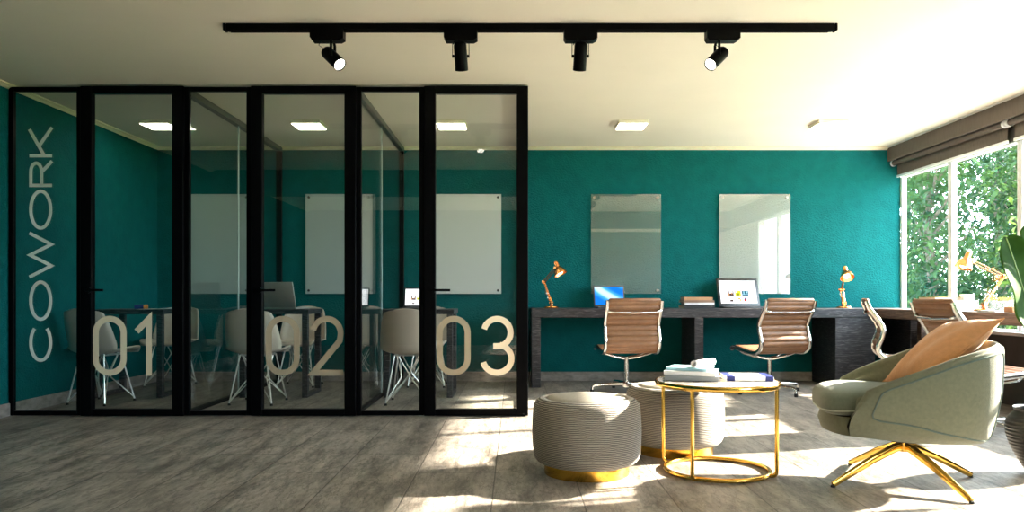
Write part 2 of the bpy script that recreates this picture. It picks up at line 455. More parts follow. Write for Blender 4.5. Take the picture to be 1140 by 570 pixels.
# ------------------------------------------------------------------ the room
XL, XR, YB, YR, H = -3.81, 4.10, 8.14, -2.6, 2.49
SILL, HEAD = .59, 2.175
FLOOR = MB().b6(XL - .15, XR + .15, YR - .15, YB + .15, -.12, 0); struct('floor', FLOOR, M['floor'])
struct('ceiling', MB().b6(XL - .15, XR + .15, YR - .15, YB + .15, H, H + .15), M['ceiling'])
struct('wall_back', MB().b6(XL - .15, XR + .010, YB, YB + .15, 0, H), M['teal'])
struct('wall_left', MB().b6(XL - .15, XL, YR, YB, 0, H), M['teal'])
struct('wall_rear', MB().b6(XL - .15, XR + .15, YR - .15, YR, 0, H), M['rear'])
WIN = [(8.14, 7.22), (7.22, 6.22), (6.22, 5.24), (5.24, 4.26), (4.26, 3.28), (.90, -.15), (-.15, -1.20), (-1.20, -2.25)]
w = MB()
w.b6(XR, XR + .13, YR, YB, 0, SILL); w.b6(XR, XR + .13, YR, YB, HEAD, H); w.b6(XR, XR + .13, YR, -2.25, SILL, HEAD)
struct('wall_right', w, M['lowwall'])
struct('wall_right_pier', MB().b6(XR - .004, XR + .13, .90, 3.28, SILL + .02, HEAD), M['ceiling'])
struct('trim_beam', MB().b6(XL, XR, 1.62, 1.92, 2.19, H), M['rear'])
struct('baseboard_back', MB().b6(XL, XR, YB - .018, YB, 0, .098, .004), M['base'])
struct('baseboard_left', MB().b6(XL, XL + .018, YR, YB - .018, 0, .098, .004), M['base'])
def cornice(b0, b1, axis):
    mb = MB(); prof = [(0, 0), (.045, 0), (.045, -.008), (.02, -.018), (.008, -.03), (0, -.03)]
    if axis == 'x': mb.prism(prof, lambda u, w_, t: (t, YB - u, H + w_), b0, b1)
    else: mb.prism(prof, lambda u, w_, t: (XL + u, t, H + w_), b0, b1)
    return mb
struct('trim_back', cornice(XL, XR, 'x'), M['cornice']); struct('trim_left', cornice(YR, YB - .045, 'y'), M['cornice'])
# window sill board, window frames with panes
struct('trim_sill', MB().b6(XR - .05, XR + .03, -2.25, YB, SILL - .012, SILL + .018, .005), M['white'])
for i in range(len(WIN)):
    y1, y0 = WIN[i]; x0, x1 = XR + .012, XR + .062; fw = .034
    f = MB()
    for (a, b, c, d) in ((y0, y0 + fw, SILL, HEAD), (y1 - fw, y1, SILL, HEAD), (y0 + fw, y1 - fw, SILL, SILL + fw), (y0 + fw, y1 - fw, HEAD - fw, HEAD)):
        f.b6(x0, x1, a, b, c + .02, d, .006)
    o = struct('window_%d' % (i + 1), f, M['white'], 30)
    MB().b6(XR + .034, XR + .040, y0 + fw, y1 - fw, SILL + fw, HEAD - fw).build('glass_pane', M['winglass'], o, None)

# pelmet board along the window head, roller blinds below it
struct('trim_pelmet', MB().b6(3.97, 3.995, 2.2, YB - .002, 2.335, H - .012, .003), M['pelmet'])
struct('trim_pelmet_edge', MB().b6(3.955, 3.998, 2.2, YB - .046, H - .012, H - .0), M['white'])
def blind(y0, y1, label):
    t = thing('roller_blind', label, 'blind', (4.04, (y0 + y1) / 2, 2.17), 0, 'roller blinds over the windows')
    MB().cyl((4.03, y0 + .02, 2.315), (4.03, y1 - .02, 2.315), .026, None, 20).build('roller_tube', M['blind'], t)
    fb = MB(); n = 24
    prof = [(4.03 + .030 * math.cos(a), 2.315 + .030 * math.sin(a)) for a in [R(200 - 20 * k) for k in range(10)]] + [(4.06, 2.30), (4.06, 2.185)]
    rows = [[(p[0], y0 + .03, p[1]), (p[0], y1 - .03, p[1])] for p in prof] + [[(p[0] + .0015, y0 + .03, p[1]), (p[0] + .0015, y1 - .03, p[1])] for p in reversed(prof)]
    fb.grid(rows, closed_u=True)
    fb.build('fabric', M['blind'], t)
    MB().b6(4.050, 4.070, y0 + .025, y1 - .025, 2.160, 2.187, .006, 2).build('bottom_bar', M['white'], t)
    for yy in (y0 + .01, y1 - .01):
        b = MB().cyl((4.03, yy - .010, 2.315), (4.03, yy + .010, 2.315), .034, None, 20); b.b6(4.0, 4.098, yy - .006, yy + .006, 2.30, 2.36, .003)
        b.build('bracket', M['white'], t)
blind(6.26, 8.13, 'taupe roller blind rolled up over the far windows beside the teal wall')
blind(4.28, 6.23, 'taupe roller blind nearest the camera, cut off by the right picture edge')

# ------------------------------------------------------------------ glass booths
YD = 5.72                                            # front face of the doors
def stroke_letters():
    def arc(cx, cy, rx, ry, a0, a1, n=20): return [(cx + rx * math.cos(R(a0 + (a1 - a0) * k / n)), cy + ry * math.sin(R(a0 + (a1 - a0) * k / n))) for k in range(n + 1)]
    L = {}
    ell = lambda W: [(W / 2 + (W / 2 - .06) * math.cos(R(a)), .5 + .44 * math.sin(R(a))) for a in range(0, 360, 9)]
    L['O'] = (1.68, [(ell(1.68), True)])
    L['C'] = (1.62, [(arc(.84, .5, .78, .44, 38, 322, 34), False)])
    L['W'] = (1.95, [([(.04, 1.0), (.52, .03), (.975, .97), (1.43, .03), (1.91, 1.0)], False)])
    L['R'] = (1.14, [([(.07, 0), (.07, .94), (.58, .94)] + arc(.62, .70, .36, .24, 90, -90, 14)[1:] + [(.07, .46)], False), ([(.62, .46), (1.06, 0)], False)])
    L['K'] = (1.30, [([(.07, 0), (.07, 1)], False), ([(1.16, 1), (.10, .36)], False), ([(.46, .58), (1.24, 0)], False)])
    D = {}
    def rr(x0, x1, y0, y1, r, n=8):
        p = []
        for cx, cy, a in ((x1 - r, y1 - r, 0), (x0 + r, y1 - r, 90), (x0 + r, y0 + r, 180), (x1 - r, y0 + r, 270)):
            p += [(cx + r * math.cos(R(a + 90 * k / n)), cy + r * math.sin(R(a + 90 * k / n))) for k in range(n + 1)]
        return p
    D['0'] = [(rr(.05, .515, .05, .95, .2325, 10), True)]
    D['1'] = [([(.03, .74), (.235, .95), (.235, 0)], False)]
    D['2'] = [(arc(.285, .70, .235, .25, 165, 0, 16) + [(.50, .58), (.06, .05), (.56, .05)], False)]
    D['3'] = [(arc(.275, .72, .225, .23, 165, -75, 20) + [(.27, .495), (.21, .495)], False), (arc(.275, .285, .24, .235, 80, -165, 22), False)]
    return L, D
LET, DIG = stroke_letters()

def framed(x0, x1, y0, y1, z0, z1, st, top, bot):
    f = MB()
    f.b6(x0, x0 + st, y0, y1, z0, z1, .003); f.b6(x1 - st, x1, y0, y1, z0, z1, .003)
    f.b6(x0 + st, x1 - st, y0, y1, z1 - top, z1, .003); f.b6(x0 + st, x1 - st, y0, y1, z0, z0 + bot, .003)
    return f
M['vinyl_dim'] = thin_glass('cream_vinyl_dim', (.80, .76, .68), .03, .42, (.84, .71, .52))  # same cream vinyl on less lit digits; the dimness is put in as transparency
def digit(parent, ch, x0, mat):
    h = .450; z0 = .9 - (418.6 - 330) / 148.6
    g = MB()
    for k_, (pts, cl) in enumerate(DIG[ch]):
        g.ribbon([(p[0] * h, p[1] * h) for p in pts], .0445, lambda u, w_, t: (x0 + u, t, z0 + w_), YD + .0205 - .0004 * k_, YD + .0225 - .0003 * k_, cl)
    return g.build('number_decal', mat, parent, None)
def door(x0, x1, digits, label):
    t = thing('glass_door', label, 'door', ((x0 + x1) / 2, YD + .03, 0), 0, None)
    framed(x0, x1, YD, YD + .055, .006, 2.478, .086, .054, .048).build('door_frame', M['black'], t, 30)
    MB().b6(x0 + .086, x1 - .086, YD + .023, YD + .031, .054, 2.424).build('glass_pane', M['glass'], t, None)
    hd = MB(); hx = x0 + .066
    hd.cyl((hx, YD, .947), (hx, YD - .012, .947), .022, None, 16)
    hd.tube([(hx, YD - .008, .947), (hx, YD - .045, .947), (hx + .02, YD - .052, .947), (hx + .135, YD - .052, .947)], .009, 10)
    hd.build('door_handle', M['black'], t)
    for ch, px, m in digits: digit(t, ch, (px - 573) / 148.6, m)
    return t
V, V_DIM = M['vinyl'], M['vinyl_dim']
door(-3.257, -2.483, (('0', 101.5, V), ('1', 148.5, V)), 'black framed glass booth door with the number 01 in cream')
door(-1.979, -1.191, (('0', 295.0, V_DIM), ('2', 344.0, V_DIM)), 'black framed glass booth door with the number 02 in cream toned down for dimmer light')
door(-.680, .101, (('0', 486.0, V_DIM), ('3', 535.0, V)), 'black framed glass booth door with the number 03 nearest the seating area')
def fixed(x0, x1, label, letters=False):
    t = thing('glass_partition', label, 'partition', ((x0 + x1) / 2, YD + .05, 0), 0, None)
    framed(x0, x1, YD + .018, YD + .054, .006, 2.476, .036, .034, .032).build('panel_frame', M['black'], t, 30)
    MB().b6(x0 + .036, x1 - .036, YD + .032, YD + .040, .038, 2.442).build('glass_pane', M['glass'], t, None)
    if letters:
        s = .170; y_of = lambda py: .9 + (330 - py) / 147.6
        xr = (58.6 - 573) / 147.6
        spans = [('C', 402.5, 361.5), ('O', 357, 312.5), ('W', 309.5, 258.5), ('O', 255.5, 211.5), ('R', 208.5, 177.5), ('K', 175.5, 140.5)]
        for ch, pa, pb in spans:
            W, strokes = LET[ch]; za, zb = y_of(pa), y_of(pb); k = (zb - za) / W
            g = MB()
            for k_, (pts, cl) in enumerate(strokes):
                q = [(p[0] * k, p[1] * s) for p in pts]
                g.ribbon(q, .0245, lambda u, w_, tt: (xr - w_, tt, za + u), YD + .0295 - .0003 * k_, YD + .0312 - .0002 * k_, cl)
            g.build('letter', M['white_vinyl'], t, None)
    return t
fixed(-3.805, -3.259, 'narrow fixed glass panel with COWORK written upwards in white', True)
fixed(-2.481, -1.981, 'narrow fixed glass panel between the doors 01 and 02')
fixed(-1.189, -.682, 'narrow fixed glass panel between the doors 02 and 03')
def divider(x, label):
    y0, y1, ym = YD + .056, YB - .02, 6.90
    t = thing('glass_divider', label, 'partition', (x, (y0 + y1) / 2, 0))
    MB().b6(x - .028, x + .028, y0, y1, 2.435, 2.485, .003).build('top_rail', M['greymetal'], t, 30)
    MB().b6(x - .02, x + .02, y0, y1, .001, .03, .003).build('bottom_rail', M['black'], t, 30)
    MB().b6(x - .028, x + .028, y1 - .05, y1, .03, 2.435, .003).build('rear_post', M['black'], t, 30)
    MB().b6(x - .005, x + .005, y0, ym - .008, .03, 2.435).build('glass_pane', M['glass'], t, None)
    MB().b6(x - .005, x + .005, ym + .008, y1 - .05, .03, 2.435).build('glass_pane', M['glass'], t, None)
    MB().b6(x - .0055, x + .0055, ym - .006, ym + .006, .03, 2.435, .002).build('joint_strip', M['glassedge'], t, 30)
divider(-2.497, 'glass side wall left of the table with the silver laptop')
divider(-1.203, 'glass side wall left of the small black laptop, between two booths')
divider(.070, 'glass side wall at the right end of the booths, edge on beside the desk')

# ------------------------------------------------------------------ glass boards on the back wall
def board(px0, px1, mat, label, dark):
    ppm = 850 / 8.10
    x0, x1, z0, z1 = (px0 - 573) / ppm, (px1 - 573) / ppm, .9 + (330 - 327) / ppm, .9 + (330 - 216) / ppm
    t = thing('glass_board', label, 'glass board', ((x0 + x1) / 2, YB - .02, z0), 0, 'glass boards along the teal back wall')
    MB().b6(x0, x1, YB - .036, YB - .030, z0, z1).build('panel', mat, t, None)
    for x in (x0 + .035, x1 - .035):
        for z in (z0 + .035, z1 - .035):
            MB().cyl((x, YB - .045, z), (x, YB - .001, z), .013, None, 16).build('standoff', M['standoff_dark'] if dark else M['steel'], t)
board(200, 278, M['board_a'], 'leftmost grey-looking glass board, behind the glass of booths 01 and 02', True)
board(340, 418, M['board_a'], 'grey-looking glass board on the back wall of booth 02, behind the laptop lid', True)
board(480, 558, M['board_b'], 'whitest-looking glass board, on the back wall of booth 03', True)
board(658, 736, M['board_c'], 'clearest-looking glass board above the laptop with the blue screen', False)
board(801, 880, M['board_d'], 'pale-looking glass board mirroring the windows, above the laptop with the web page', False)

# ------------------------------------------------------------------ ceiling lights, track and spots
for px, lab in ((178, 'square ceiling light over booth 01'), (344, 'square ceiling light over booth 02'), (503, 'square ceiling light over booth 03'),
                (703, 'square ceiling light above the clearest-looking glass board'), (922, 'square ceiling light closest to the windows')):
    x = (px - 573) / 121.5; y = 7.0; s = .135
    t = thing('ceiling_light', lab, 'ceiling light', (x, y, H), 0, 'square ceiling lights')
    MB().b6(x - s, x + s, y - s, y + s, H - .032, H - .001, .003).build('housing', M['lampbezel'], t, 30)
    MB().b6(x - s + .010, x + s - .010, y - s + .010, y + s - .010, H - .036, H - .0325).build('diffuser', M['led'], t, None)
TY = 4.46
trk = thing('track_rail', 'long black track rail on the ceiling carrying four spotlights', 'track', (.09, TY, H))
MB().b6(-1.68, 1.86, TY - .022, TY + .022, H - .040, H - .001, .003).build('rail', M['black'], trk, 30)
MB().b6(-1.66, 1.83, TY - .008, TY + .008, H - .048, H - .040, .001).build('conductor_strip', M['black'], trk, 30)
for xx in (-1.69, 1.87): MB().b6(xx - .008, xx + .008, TY - .024, TY + .024, H - .042, H - .001, .003).build('end_cap', M['black'], trk, 30)
def spot(px, d, label, wires):
    x = (px - 573) / 190.5; d = Vector(d).normalized()
    ax, ay = x, TY
    t = thing('track_spotlight', label, 'spotlight', (x, TY, H - .048), 0, 'black spotlights on the track rail')
    ad = MB(); ad.prism([(-.097, 0), (.097, 0), (.097, -.05), (.075, -.062), (-.085, -.062), (-.097, -.045)], lambda u, w_, tt: (x + u, tt, H - .040 + w_), TY - .035, TY + .035)
    ad.build('adapter', M['black'], t, 30)
    hz = H - .102
    piv = Vector((x + (.03 if d.x > .2 else -.03 if d.x < -.2 else 0), TY, hz - .095)) if not wires else Vector((x, TY, hz - .085))
    side = Vector((0, 1, 0)) if not wires else Vector((1, 0, 0))
    yk = MB(); rr_ = .005 if not wires else .0022
    for sgn in (-1, 1):
        off = side * .048 * sgn
        yk.tube([Vector((piv.x, TY, hz + .004)) + off * .6, Vector((piv.x, TY, hz - .012)) + off, piv + off], rr_ * (1.6 if not wires else 1), 8)
        yk.cyl(piv + off * 1.06, piv + off * .7, .009, None, 10)
    yk.tube([Vector((piv.x, TY, hz + .002)) - side * .03, Vector((piv.x, TY, hz + .002)) + side * .03], .005, 8)
    yk.build('yoke', M['black'], t)
    rot = d.to_track_quat('Z', 'Y').to_matrix()
    prof = [(.0, -.082), (.026, -.082), (.034, -.074), (.038, -.06), (.0385, .075), (.0385, .080), (.035, .080), (.034, .070), (0, .070)]
    MB().lathe(prof, piv, 28, rot).build('lamp_head', M['black'], t)
    MB().lathe([(0, .071), (.0335, .071), (.0335, .074), (0, .0765)], piv, 28, rot).build('lens', M['lens'], t)
    cb = MB(); q = piv - d * .08
    cb.tube([Vector((x - .03, TY - .02, hz + .01)), Vector((x - .045, TY - .03, hz - .03)), q + Vector((-.02, 0, .02)), q], .0018, 6); cb.build('cable', M['black'], t)
spot(365, (.62, -.45, -.64), 'leftmost black track spotlight, tilted down to the right with a lit lens', False)
spot(513, (.03, .45, -.9), 'second black track spotlight from the left, pointing down with its lens hidden', True)
spot(646, (-.03, .45, -.9), 'third black track spotlight from the left, pointing down and away over the booth corner', True)
spot(804, (-.62, -.45, -.64), 'rightmost black track spotlight, tilted down to the left with a lit lens', False)

# ------------------------------------------------------------------ long desk and window desk
dk = thing('long_desk', 'long charcoal wood desk with slab legs along the teal back wall', 'desk', (2.0, 7.8, 0))
DZ = .78; YF = 7.52
MB().b6(.17, 4.06, YF, YB - .003, DZ - .09, DZ, .003).build('desk_top', M['desk'], dk, 30)
for x0, x1, n in ((.17, .255, 'leg'), (1.775, 1.86, 'leg'), (3.90, 3.985, 'leg')):
    MB().b6(x0, x1, YF + .003, YB - .022, .001, DZ - .09, .003).build(n, M['desk'], dk, 30)
pd = MB().b6(3.16, 3.55, YF + .003, YB - .022, .001, DZ - .09, .003).build('drawer_pedestal', M['desk'], dk, 30)
wd = thing('window_desk', 'charcoal wood side desk, browned by painted bounce light, under the windows holding books and a lamp', 'desk', (3.81, 6.45, 0))
MB().b6(3.57, 4.075, 5.30, YF - .003, DZ - .09, DZ, .003).build('desk_top', M['sidedesk'], wd, 30)
MB().b6(3.62, 4.06, 5.33, 5.41, .001, DZ - .09, .003).build('leg', M['sidedesk'], wd, 30)
MB().b6(3.94, 4.06, 7.40, 7.48, .001, DZ - .09, .003).build('leg', M['sidedesk'], wd, 30)

# ------------------------------------------------------------------ booth tables
def booth_table(dx, label):
    x0, x1, y0, y1 = -2.455 + dx, -1.825 + dx, 6.76, 7.26
    t = thing('booth_table', label, 'table', ((x0 + x1) / 2, (y0 + y1) / 2, 0), 0, 'dark tables in the booths')
    MB().b6(x0, x1, y0, y1, .742, .785, .003).build('table_top', M['desk'], t, 30)
    for xa in (x0 + .012, x1 - .062):
        f = MB(); xb = xa + .05
        f.b6(xa, xb, y0 + .01, y0 + .06, .035, .742, .002); f.b6(xa, xb, y1 - .06, y1 - .01, .035, .742, .002); f.b6(xa, xb, y0 + .01, y1 - .01, .001, .035, .002)
        f.build('leg_frame', M['desk'], t, 30)
booth_table(-1.29, 'dark table in booth 01 with loose papers on it')
booth_table(0, 'dark table in booth 02 under the silver laptop')
booth_table(1.285, 'dark table in booth 03 under the laptop with a bright page')

# ------------------------------------------------------------------ moulded shell chair with wire base
def shell_chair():
    root = thing('shell_chair', 'x', 'chair', (0, 0, 0), 0, 'greige shell chairs in the glass booths')
    prof = [(.225, .415, .175), (.222, .437, .20), (.15, .440, .222), (.02, .425, .232), (-.10, .420, .234), (-.165, .452, .233),
            (-.195, .53, .232), (-.215, .62, .222), (-.238, .71, .205), (-.258, .775, .178), (-.268, .800, .135)]
    S = catmull(prof, 36); rows = []
    nv = 17
    for k, (f, h, hw) in enumerate(S):
        t = k / 35; a = max(0, min(1, (t - .38) / .25)); a = a * a * (3 - 2 * a)
        row = []
        for j in range(nv):
            u = -1 + 2 * j / (nv - 1); q = abs(u) ** 2.6
            lift = (.045 * (1 - a) * (.35 + .65 * min(1, t / .3))) * q
            fwd = (.085 * a * (1 - .55 * max(0, (t - .6) / .4)) + .05 * a * (1 - a) * 2) * q
            drop = -.012 * q if t < .06 else 0
            top = -.035 * q * max(0, (t - .88) / .12)
            row.append((u * hw, f + fwd, h + lift + drop + top))
        rows.append(row)
    sh = MB(); sh.grid(rows); o = sh.build('seat_shell', M['shell'], root, 60)
    md = o.modifiers.new('thick', 'SOLIDIFY'); md.thickness = .011; md.offset = 0
    r = .0066
    for sx in (-1, 1):
        for sy in (-1, 1):
            foot = Vector((.178 * sx, .178 * sy, .012)); top = Vector((.115 * sx, .10 * sy - .01, .408)); j = Vector((.02 * sx, .075 * sy, .215)); k2 = Vector((.075 * sx, .02 * sy, .215))
            l = MB(); l.tube([foot, top], r, 8); l.tube([foot + Vector((-.004 * sx, 0, .02)), j, Vector((-.085 * sx, .095 * sy - .01, .402))], r * .8, 8)
            l.tube([foot + Vector((0, -.004 * sy, .02)), k2, Vector((.10 * sx, -.08 * sy - .01, .402))], r * .8, 8)
            lo = l.build('leg', M['chrome'], root)
            MB().lathe([(.011, .0005), (.012, .006), (.009, .018), (0, .02)], (foot.x, foot.y, 0), 14).build('glide', M['rubber'], lo)
    fr = MB()
    fr.tube([(.115, .09, .41), (-.115, .09, .41), (-.115, -.11, .41), (.115, -.11, .41)], r, 8, True)
    for p in ((.10, .08), (-.10, .08), (.10, -.10), (-.10, -.10)): fr.cyl((p[0], p[1], .405), (p[0], p[1], .424), .014, None, 12)
    fr.build('mount_frame', M['chrome'], root)
    return root
proto = shell_chair()
SC = [(-3.50, 6.47, -12, 'greige shell chair in booth 01 with its back to the glass front'), (-2.17, 6.47, -3, 'greige shell chair in booth 02 with its back to the glass front'),
      (-.885, 6.47, 0, 'greige shell chair in booth 03 with its back to the glass front'), (-3.47, 7.70, 178, 'greige shell chair at the far side of the table in booth 01'),
      (-2.165, 7.70, 180, 'greige shell chair facing the laptop at the far side of booth 02'), (-.875, 7.70, 180, 'greige shell chair at the far side of booth 03, mostly hidden by a door stile')]
for i, (x, y, a, lab) in enumerate(SC): place(proto, i == 0, (x, y, 0), R(a), lab)

# ------------------------------------------------------------------ aluminium office chair
def office_chair():
    root = thing('office_chair', 'x', 'office chair', (0, 0, 0), 0, 'tan leather office chairs')
    P = [(-.325, .868), (-.300, .80), (-.245, .72), (-.205, .645), (-.215, .57), (-.24, .50), (-.225, .435), (-.165, .395), (-.08, .388), (.05, .402), (.17, .420), (.235, .418), (.255, .400)]
    S = catmull(P, 90); hw = .245
    for sx in (-1, 1):
        fr = MB(); pts = [(sx * (hw + .004), f - .006, h - .004) for f, h in S]
        fr.tube(pts, 1, 12, False, (.014, .019), True, (0, -1, 0)); fr.build('side_frame', M['alu'], root, 50)
    # cumulative length for the ribs
    L = [0]
    for a, b in zip(S, S[1:]): L.append(L[-1] + math.hypot(b[0] - a[0], b[1] - a[1]))
    def sling(i0, i1, name, roll):
        pts = []
        fine = catmull(S[i0:i1 + 1], (i1 - i0) * 4 + 1); l = L[i0]; prev = fine[0]
        for k, p in enumerate(fine):
            l += math.hypot(p[0] - prev[0], p[1] - prev[1]); prev = p
            nx = fine[min(k + 1, len(fine) - 1)]; pv = fine[max(k - 1, 0)]
            tx, tz = nx[0] - pv[0], nx[1] - pv[1]; q = math.hypot(tx, tz) or 1; n = (-tz / q, tx / q)
            bul = .012 * abs(math.sin(math.pi * l / .052)) ** .6 + .004
            pts.append((p, n, bul))
        a = [(p[0] + n[0] * b, p[1] + n[1] * b) for p, n, b in pts]; c = [(p[0] - n[0] * b, p[1] - n[1] * b) for p, n, b in pts]
        loop = a + list(reversed(c)); mb = MB()
        xs = [-hw + .006, -hw + .012] + [-hw + .012 + (2 * hw - .024) * k / 6 for k in range(1, 6)] + [hw - .012, hw - .006]
        rows = []
        for ix, x in enumerate(xs):
            if ix in (0, len(xs) - 1):
                ce = [((a[k % len(a)][0]), 0) for k in range(1)]
                mid = [(p[0], p[1]) for p, n, b in pts]
                mm = mid + list(reversed(mid)); rows.append([(x, l0[0] * .5 + m0[0] * .5, l0[1] * .5 + m0[1] * .5) for l0, m0 in zip(loop, mm)])
            else: rows.append([(x, q[0], q[1]) for q in loop])
        mb.grid(rows, closed_v=True)
        n = len(loop); base = len(mb.v)
        mb.f.append([k for k in range(n)]); mb.fm.append(0); mb.f.append([base - n + k for k in range(n)][::-1]); mb.fm.append(0)
        if roll:
            mb.tube([(-hw + .01, -.328, .868), (-hw + .02, -.328, .868), (hw - .02, -.328, .868), (hw - .01, -.328, .868)], [.008, .016, .016, .008], 14)
        return mb.build(name, M['leather'], root, 50)
    sling(0, 46, 'backrest', True); sling(46, 88, 'seat', False)
    cb = MB()
    cb.tube([(-hw, -.30, .775), (-hw + .02, -.318, .765), (-hw + .055, -.322, .757), (0, -.322, .752), (hw - .055, -.322, .757), (hw - .02, -.318, .765), (hw, -.30, .775)], [.016, .013, .009, .008, .009, .013, .016], 10)
    cb.build('back_stretcher', M['alu'], root)
    an = MB()
    for yy in (-.06, .10):
        an.tube([(-hw, yy, .392), (-hw + .03, yy, .37), (-.11, yy * .5, .335), (0, 0, .318), (.11, yy * .5, .335), (hw - .03, yy, .37), (hw, yy, .392)], [.011, .011, .011, .016, .011, .011, .011], 10)
    an.build('seat_bracket', M['alu'], root)
    MB().lathe([(0, .06), (.028, .06), (.026, .09), (.022, .12), (.0215, .31), (.034, .322), (.034, .332), (0, .332)], (0, 0, 0), 24).build('column', M['alu'], root)
    hub = MB().lathe([(0, .05), (.045, .052), (.045, .085), (.03, .10), (0, .10)], (0, 0, 0), 24).build('base_hub', M['alu'], root)
    for k in range(4):
        a = R(k * 90 + 8); d = Vector((math.cos(a), math.sin(a), 0)); lg = MB()
        lg.tube([d * .03 + Vector((0, 0, .077)), d * .18 + Vector((0, 0, .078)), d * .31 + Vector((0, 0, .072)), d * .335 + Vector((0, 0, .062)), d * .34 + Vector((0, 0, .03))], [.021, .017, .0145, .0135, .0125], 12)
        lo = lg.build('base_leg', M['alu'], root)
        MB().lathe([(.016, .0008), (.017, .01), (.0165, .032), (0, .033)], (d.x * .34, d.y * .34, 0), 14).build('glide', M['rubber'], lo)
    return root
proto = office_chair()
OC = [(1.05, 7.18, 5, 'tan office chair in front of the laptop with the blue screen'),
      (2.38, 7.13, 15, 'tan office chair in front of the laptop showing a web page'),
      (3.24, 6.28, -111, 'tan office chair seen from the side between the long desk and the armchair'),
      (3.09, 5.05, -90, 'tan office chair close behind the apricot pillow and armchair, facing the windows')]
for i, (x, y, a, lab) in enumerate(OC): place(proto, i == 0, (x, y, 0), R(a), lab)

# ------------------------------------------------------------------ laptops
def laptop(loc, rz, w, d, hh, tilt, body, screen, label, bez=.013, base_h=.014):
    t = thing('laptop', label, 'laptop', loc, rz)
    X, Y, Z = loc
    b = MB(); b.T = Matrix.Translation(loc); b.box((0, 0, base_h / 2 + .001), (w, d, base_h), .004, None, 2); b.build('base', body, t, 30)
    k = MB(); k.T = Matrix.Translation(loc)
    for r_ in range(5):
        for c_ in range(12): k.box((-w * .42 + w * .84 * (c_ + .5) / 12, d * .36 - d * .48 * (r_ + .5) / 5, base_h + .002), (w * .06, d * .075, .002), 0)
    k.box((0, -d * .30, base_h + .0015), (w * .34, d * .28, .001), 0); k.build('keyboard', M['keys'], t, None)
    lid = MB(); Tl = Matrix.Translation(Vector(loc) + Vector((0, d / 2 - .006, base_h + .002))) @ Matrix.Rotation(R(-tilt), 4, 'X')
    lid.T = Tl; lid.box((0, 0, hh / 2), (w, .009, hh), .004, None, 2); lid.build('lid', body, t, 30)
    s = MB(); s.T = Tl; ww, h2 = w - 2 * bez, hh - 2.2 * bez; cz = hh / 2 + .1 * bez
    def rect(x0, x1, z0, z1, mi, dy): s.mi = mi; s.box(((x0 + x1) / 2, -.0050 - dy, (z0 + z1) / 2), (x1 - x0, .0006, z1 - z0), 0)
    if screen == 'blue':
        rect(-ww / 2, ww / 2, cz - h2 / 2, cz + h2 / 2, 0, 0); s.build('screen', M['scr_blue'], t, None)
    elif screen == 'page':
        names = ['scr_white', 'scr_grey', 'scr_dark', 'scr_peach', 'scr_lime', 'scr_olive', 'scr_teal', 'scr_sky', 'scr_orange', 'scr_red', 'scr_navy']
        rect(-ww / 2, ww / 2, cz - h2 / 2, cz + h2 / 2, 0, 0)
        P = lambda u, v: (-ww / 2 + u * ww, cz + h2 / 2 - v * h2)
        def pr(u0, v0, u1, v1, mi, dy=.0006): a = P(u0, v0); b2 = P(u1, v1); rect(a[0], b2[0], b2[1], a[1], mi, dy)
        # faint scribble of a page heading (too soft in the photograph to be read)
        s.mi = 1
        for seq in ([(.40, .12), (.375, .10), (.365, .15), (.385, .20), (.405, .18)], [(.43, .14), (.43, .19)], [(.455, .15), (.475, .15), (.475, .19), (.455, .19), (.455, .15)], [(.50, .15), (.52, .18), (.535, .15), (.535, .19)], [(.565, .15), (.585, .17), (.565, .19)], [(.61, .15), (.63, .15), (.63, .19)]):
            pp = [P(u, v) for u, v in seq]
            s.ribbon(pp, .0022, lambda u, w_, tt: (u, tt, w_), -.0060, -.0056)
        pr(.21, .45, .37, .67, 2); pr(.25, .46, .34, .56, 0, .0012); pr(.21, .56, .25, .66, 3, .0012); pr(.30, .52, .33, .60, 3, .0016)
        pr(.41, .45, .57, .67, 4); pr(.46, .56, .52, .67, 5, .0012); pr(.43, .46, .47, .53, 0, .0012)
        pr(.60, .45, .78, .67, 6); pr(.64, .47, .67, .60, 7, .0012); pr(.71, .47, .76, .56, 7, .0012); pr(.60, .60, .78, .62, 7, .0016)
        pr(.21, .77, .25, .81, 3); pr(.25, .85, .34, .93, 2); pr(.41, .82, .45, .85, 3); pr(.47, .77, .54, .83, 8); pr(.52, .83, .56, .90, 8); pr(.64, .80, .71, .92, 9); pr(.66, .75, .69, .84, 10, .0012)
        s.build('screen', [M[n] for n in names], t, None)
    else:
        rect(-ww / 2, ww / 2, cz - h2 / 2, cz + h2 / 2, 0, 0); s.build('screen', M['laptopblack'], t, None)
    return t
laptop((.99, 7.82, DZ), R(3), .325, .225, .225, 16, M['laptopdark'], 'blue', 'dark grey laptop with a blue wallpaper screen on the long desk')
laptop((2.36, 7.78, DZ), R(9), .455, .31, .305, 16, M['laptopblack'], 'page', 'large black laptop showing a white web page on the long desk', .028)
laptop((-.895, 7.03, .785), R(-2), .29, .20, .185, 14, M['laptopblack'], 'page', 'small black laptop with a bright white page in booth 03')
laptop((-2.10, 7.04, .785), R(163), .34, .235, .235, 14, M['laptopgrey'], 'none', 'silver laptop seen from behind its lid in booth 02')

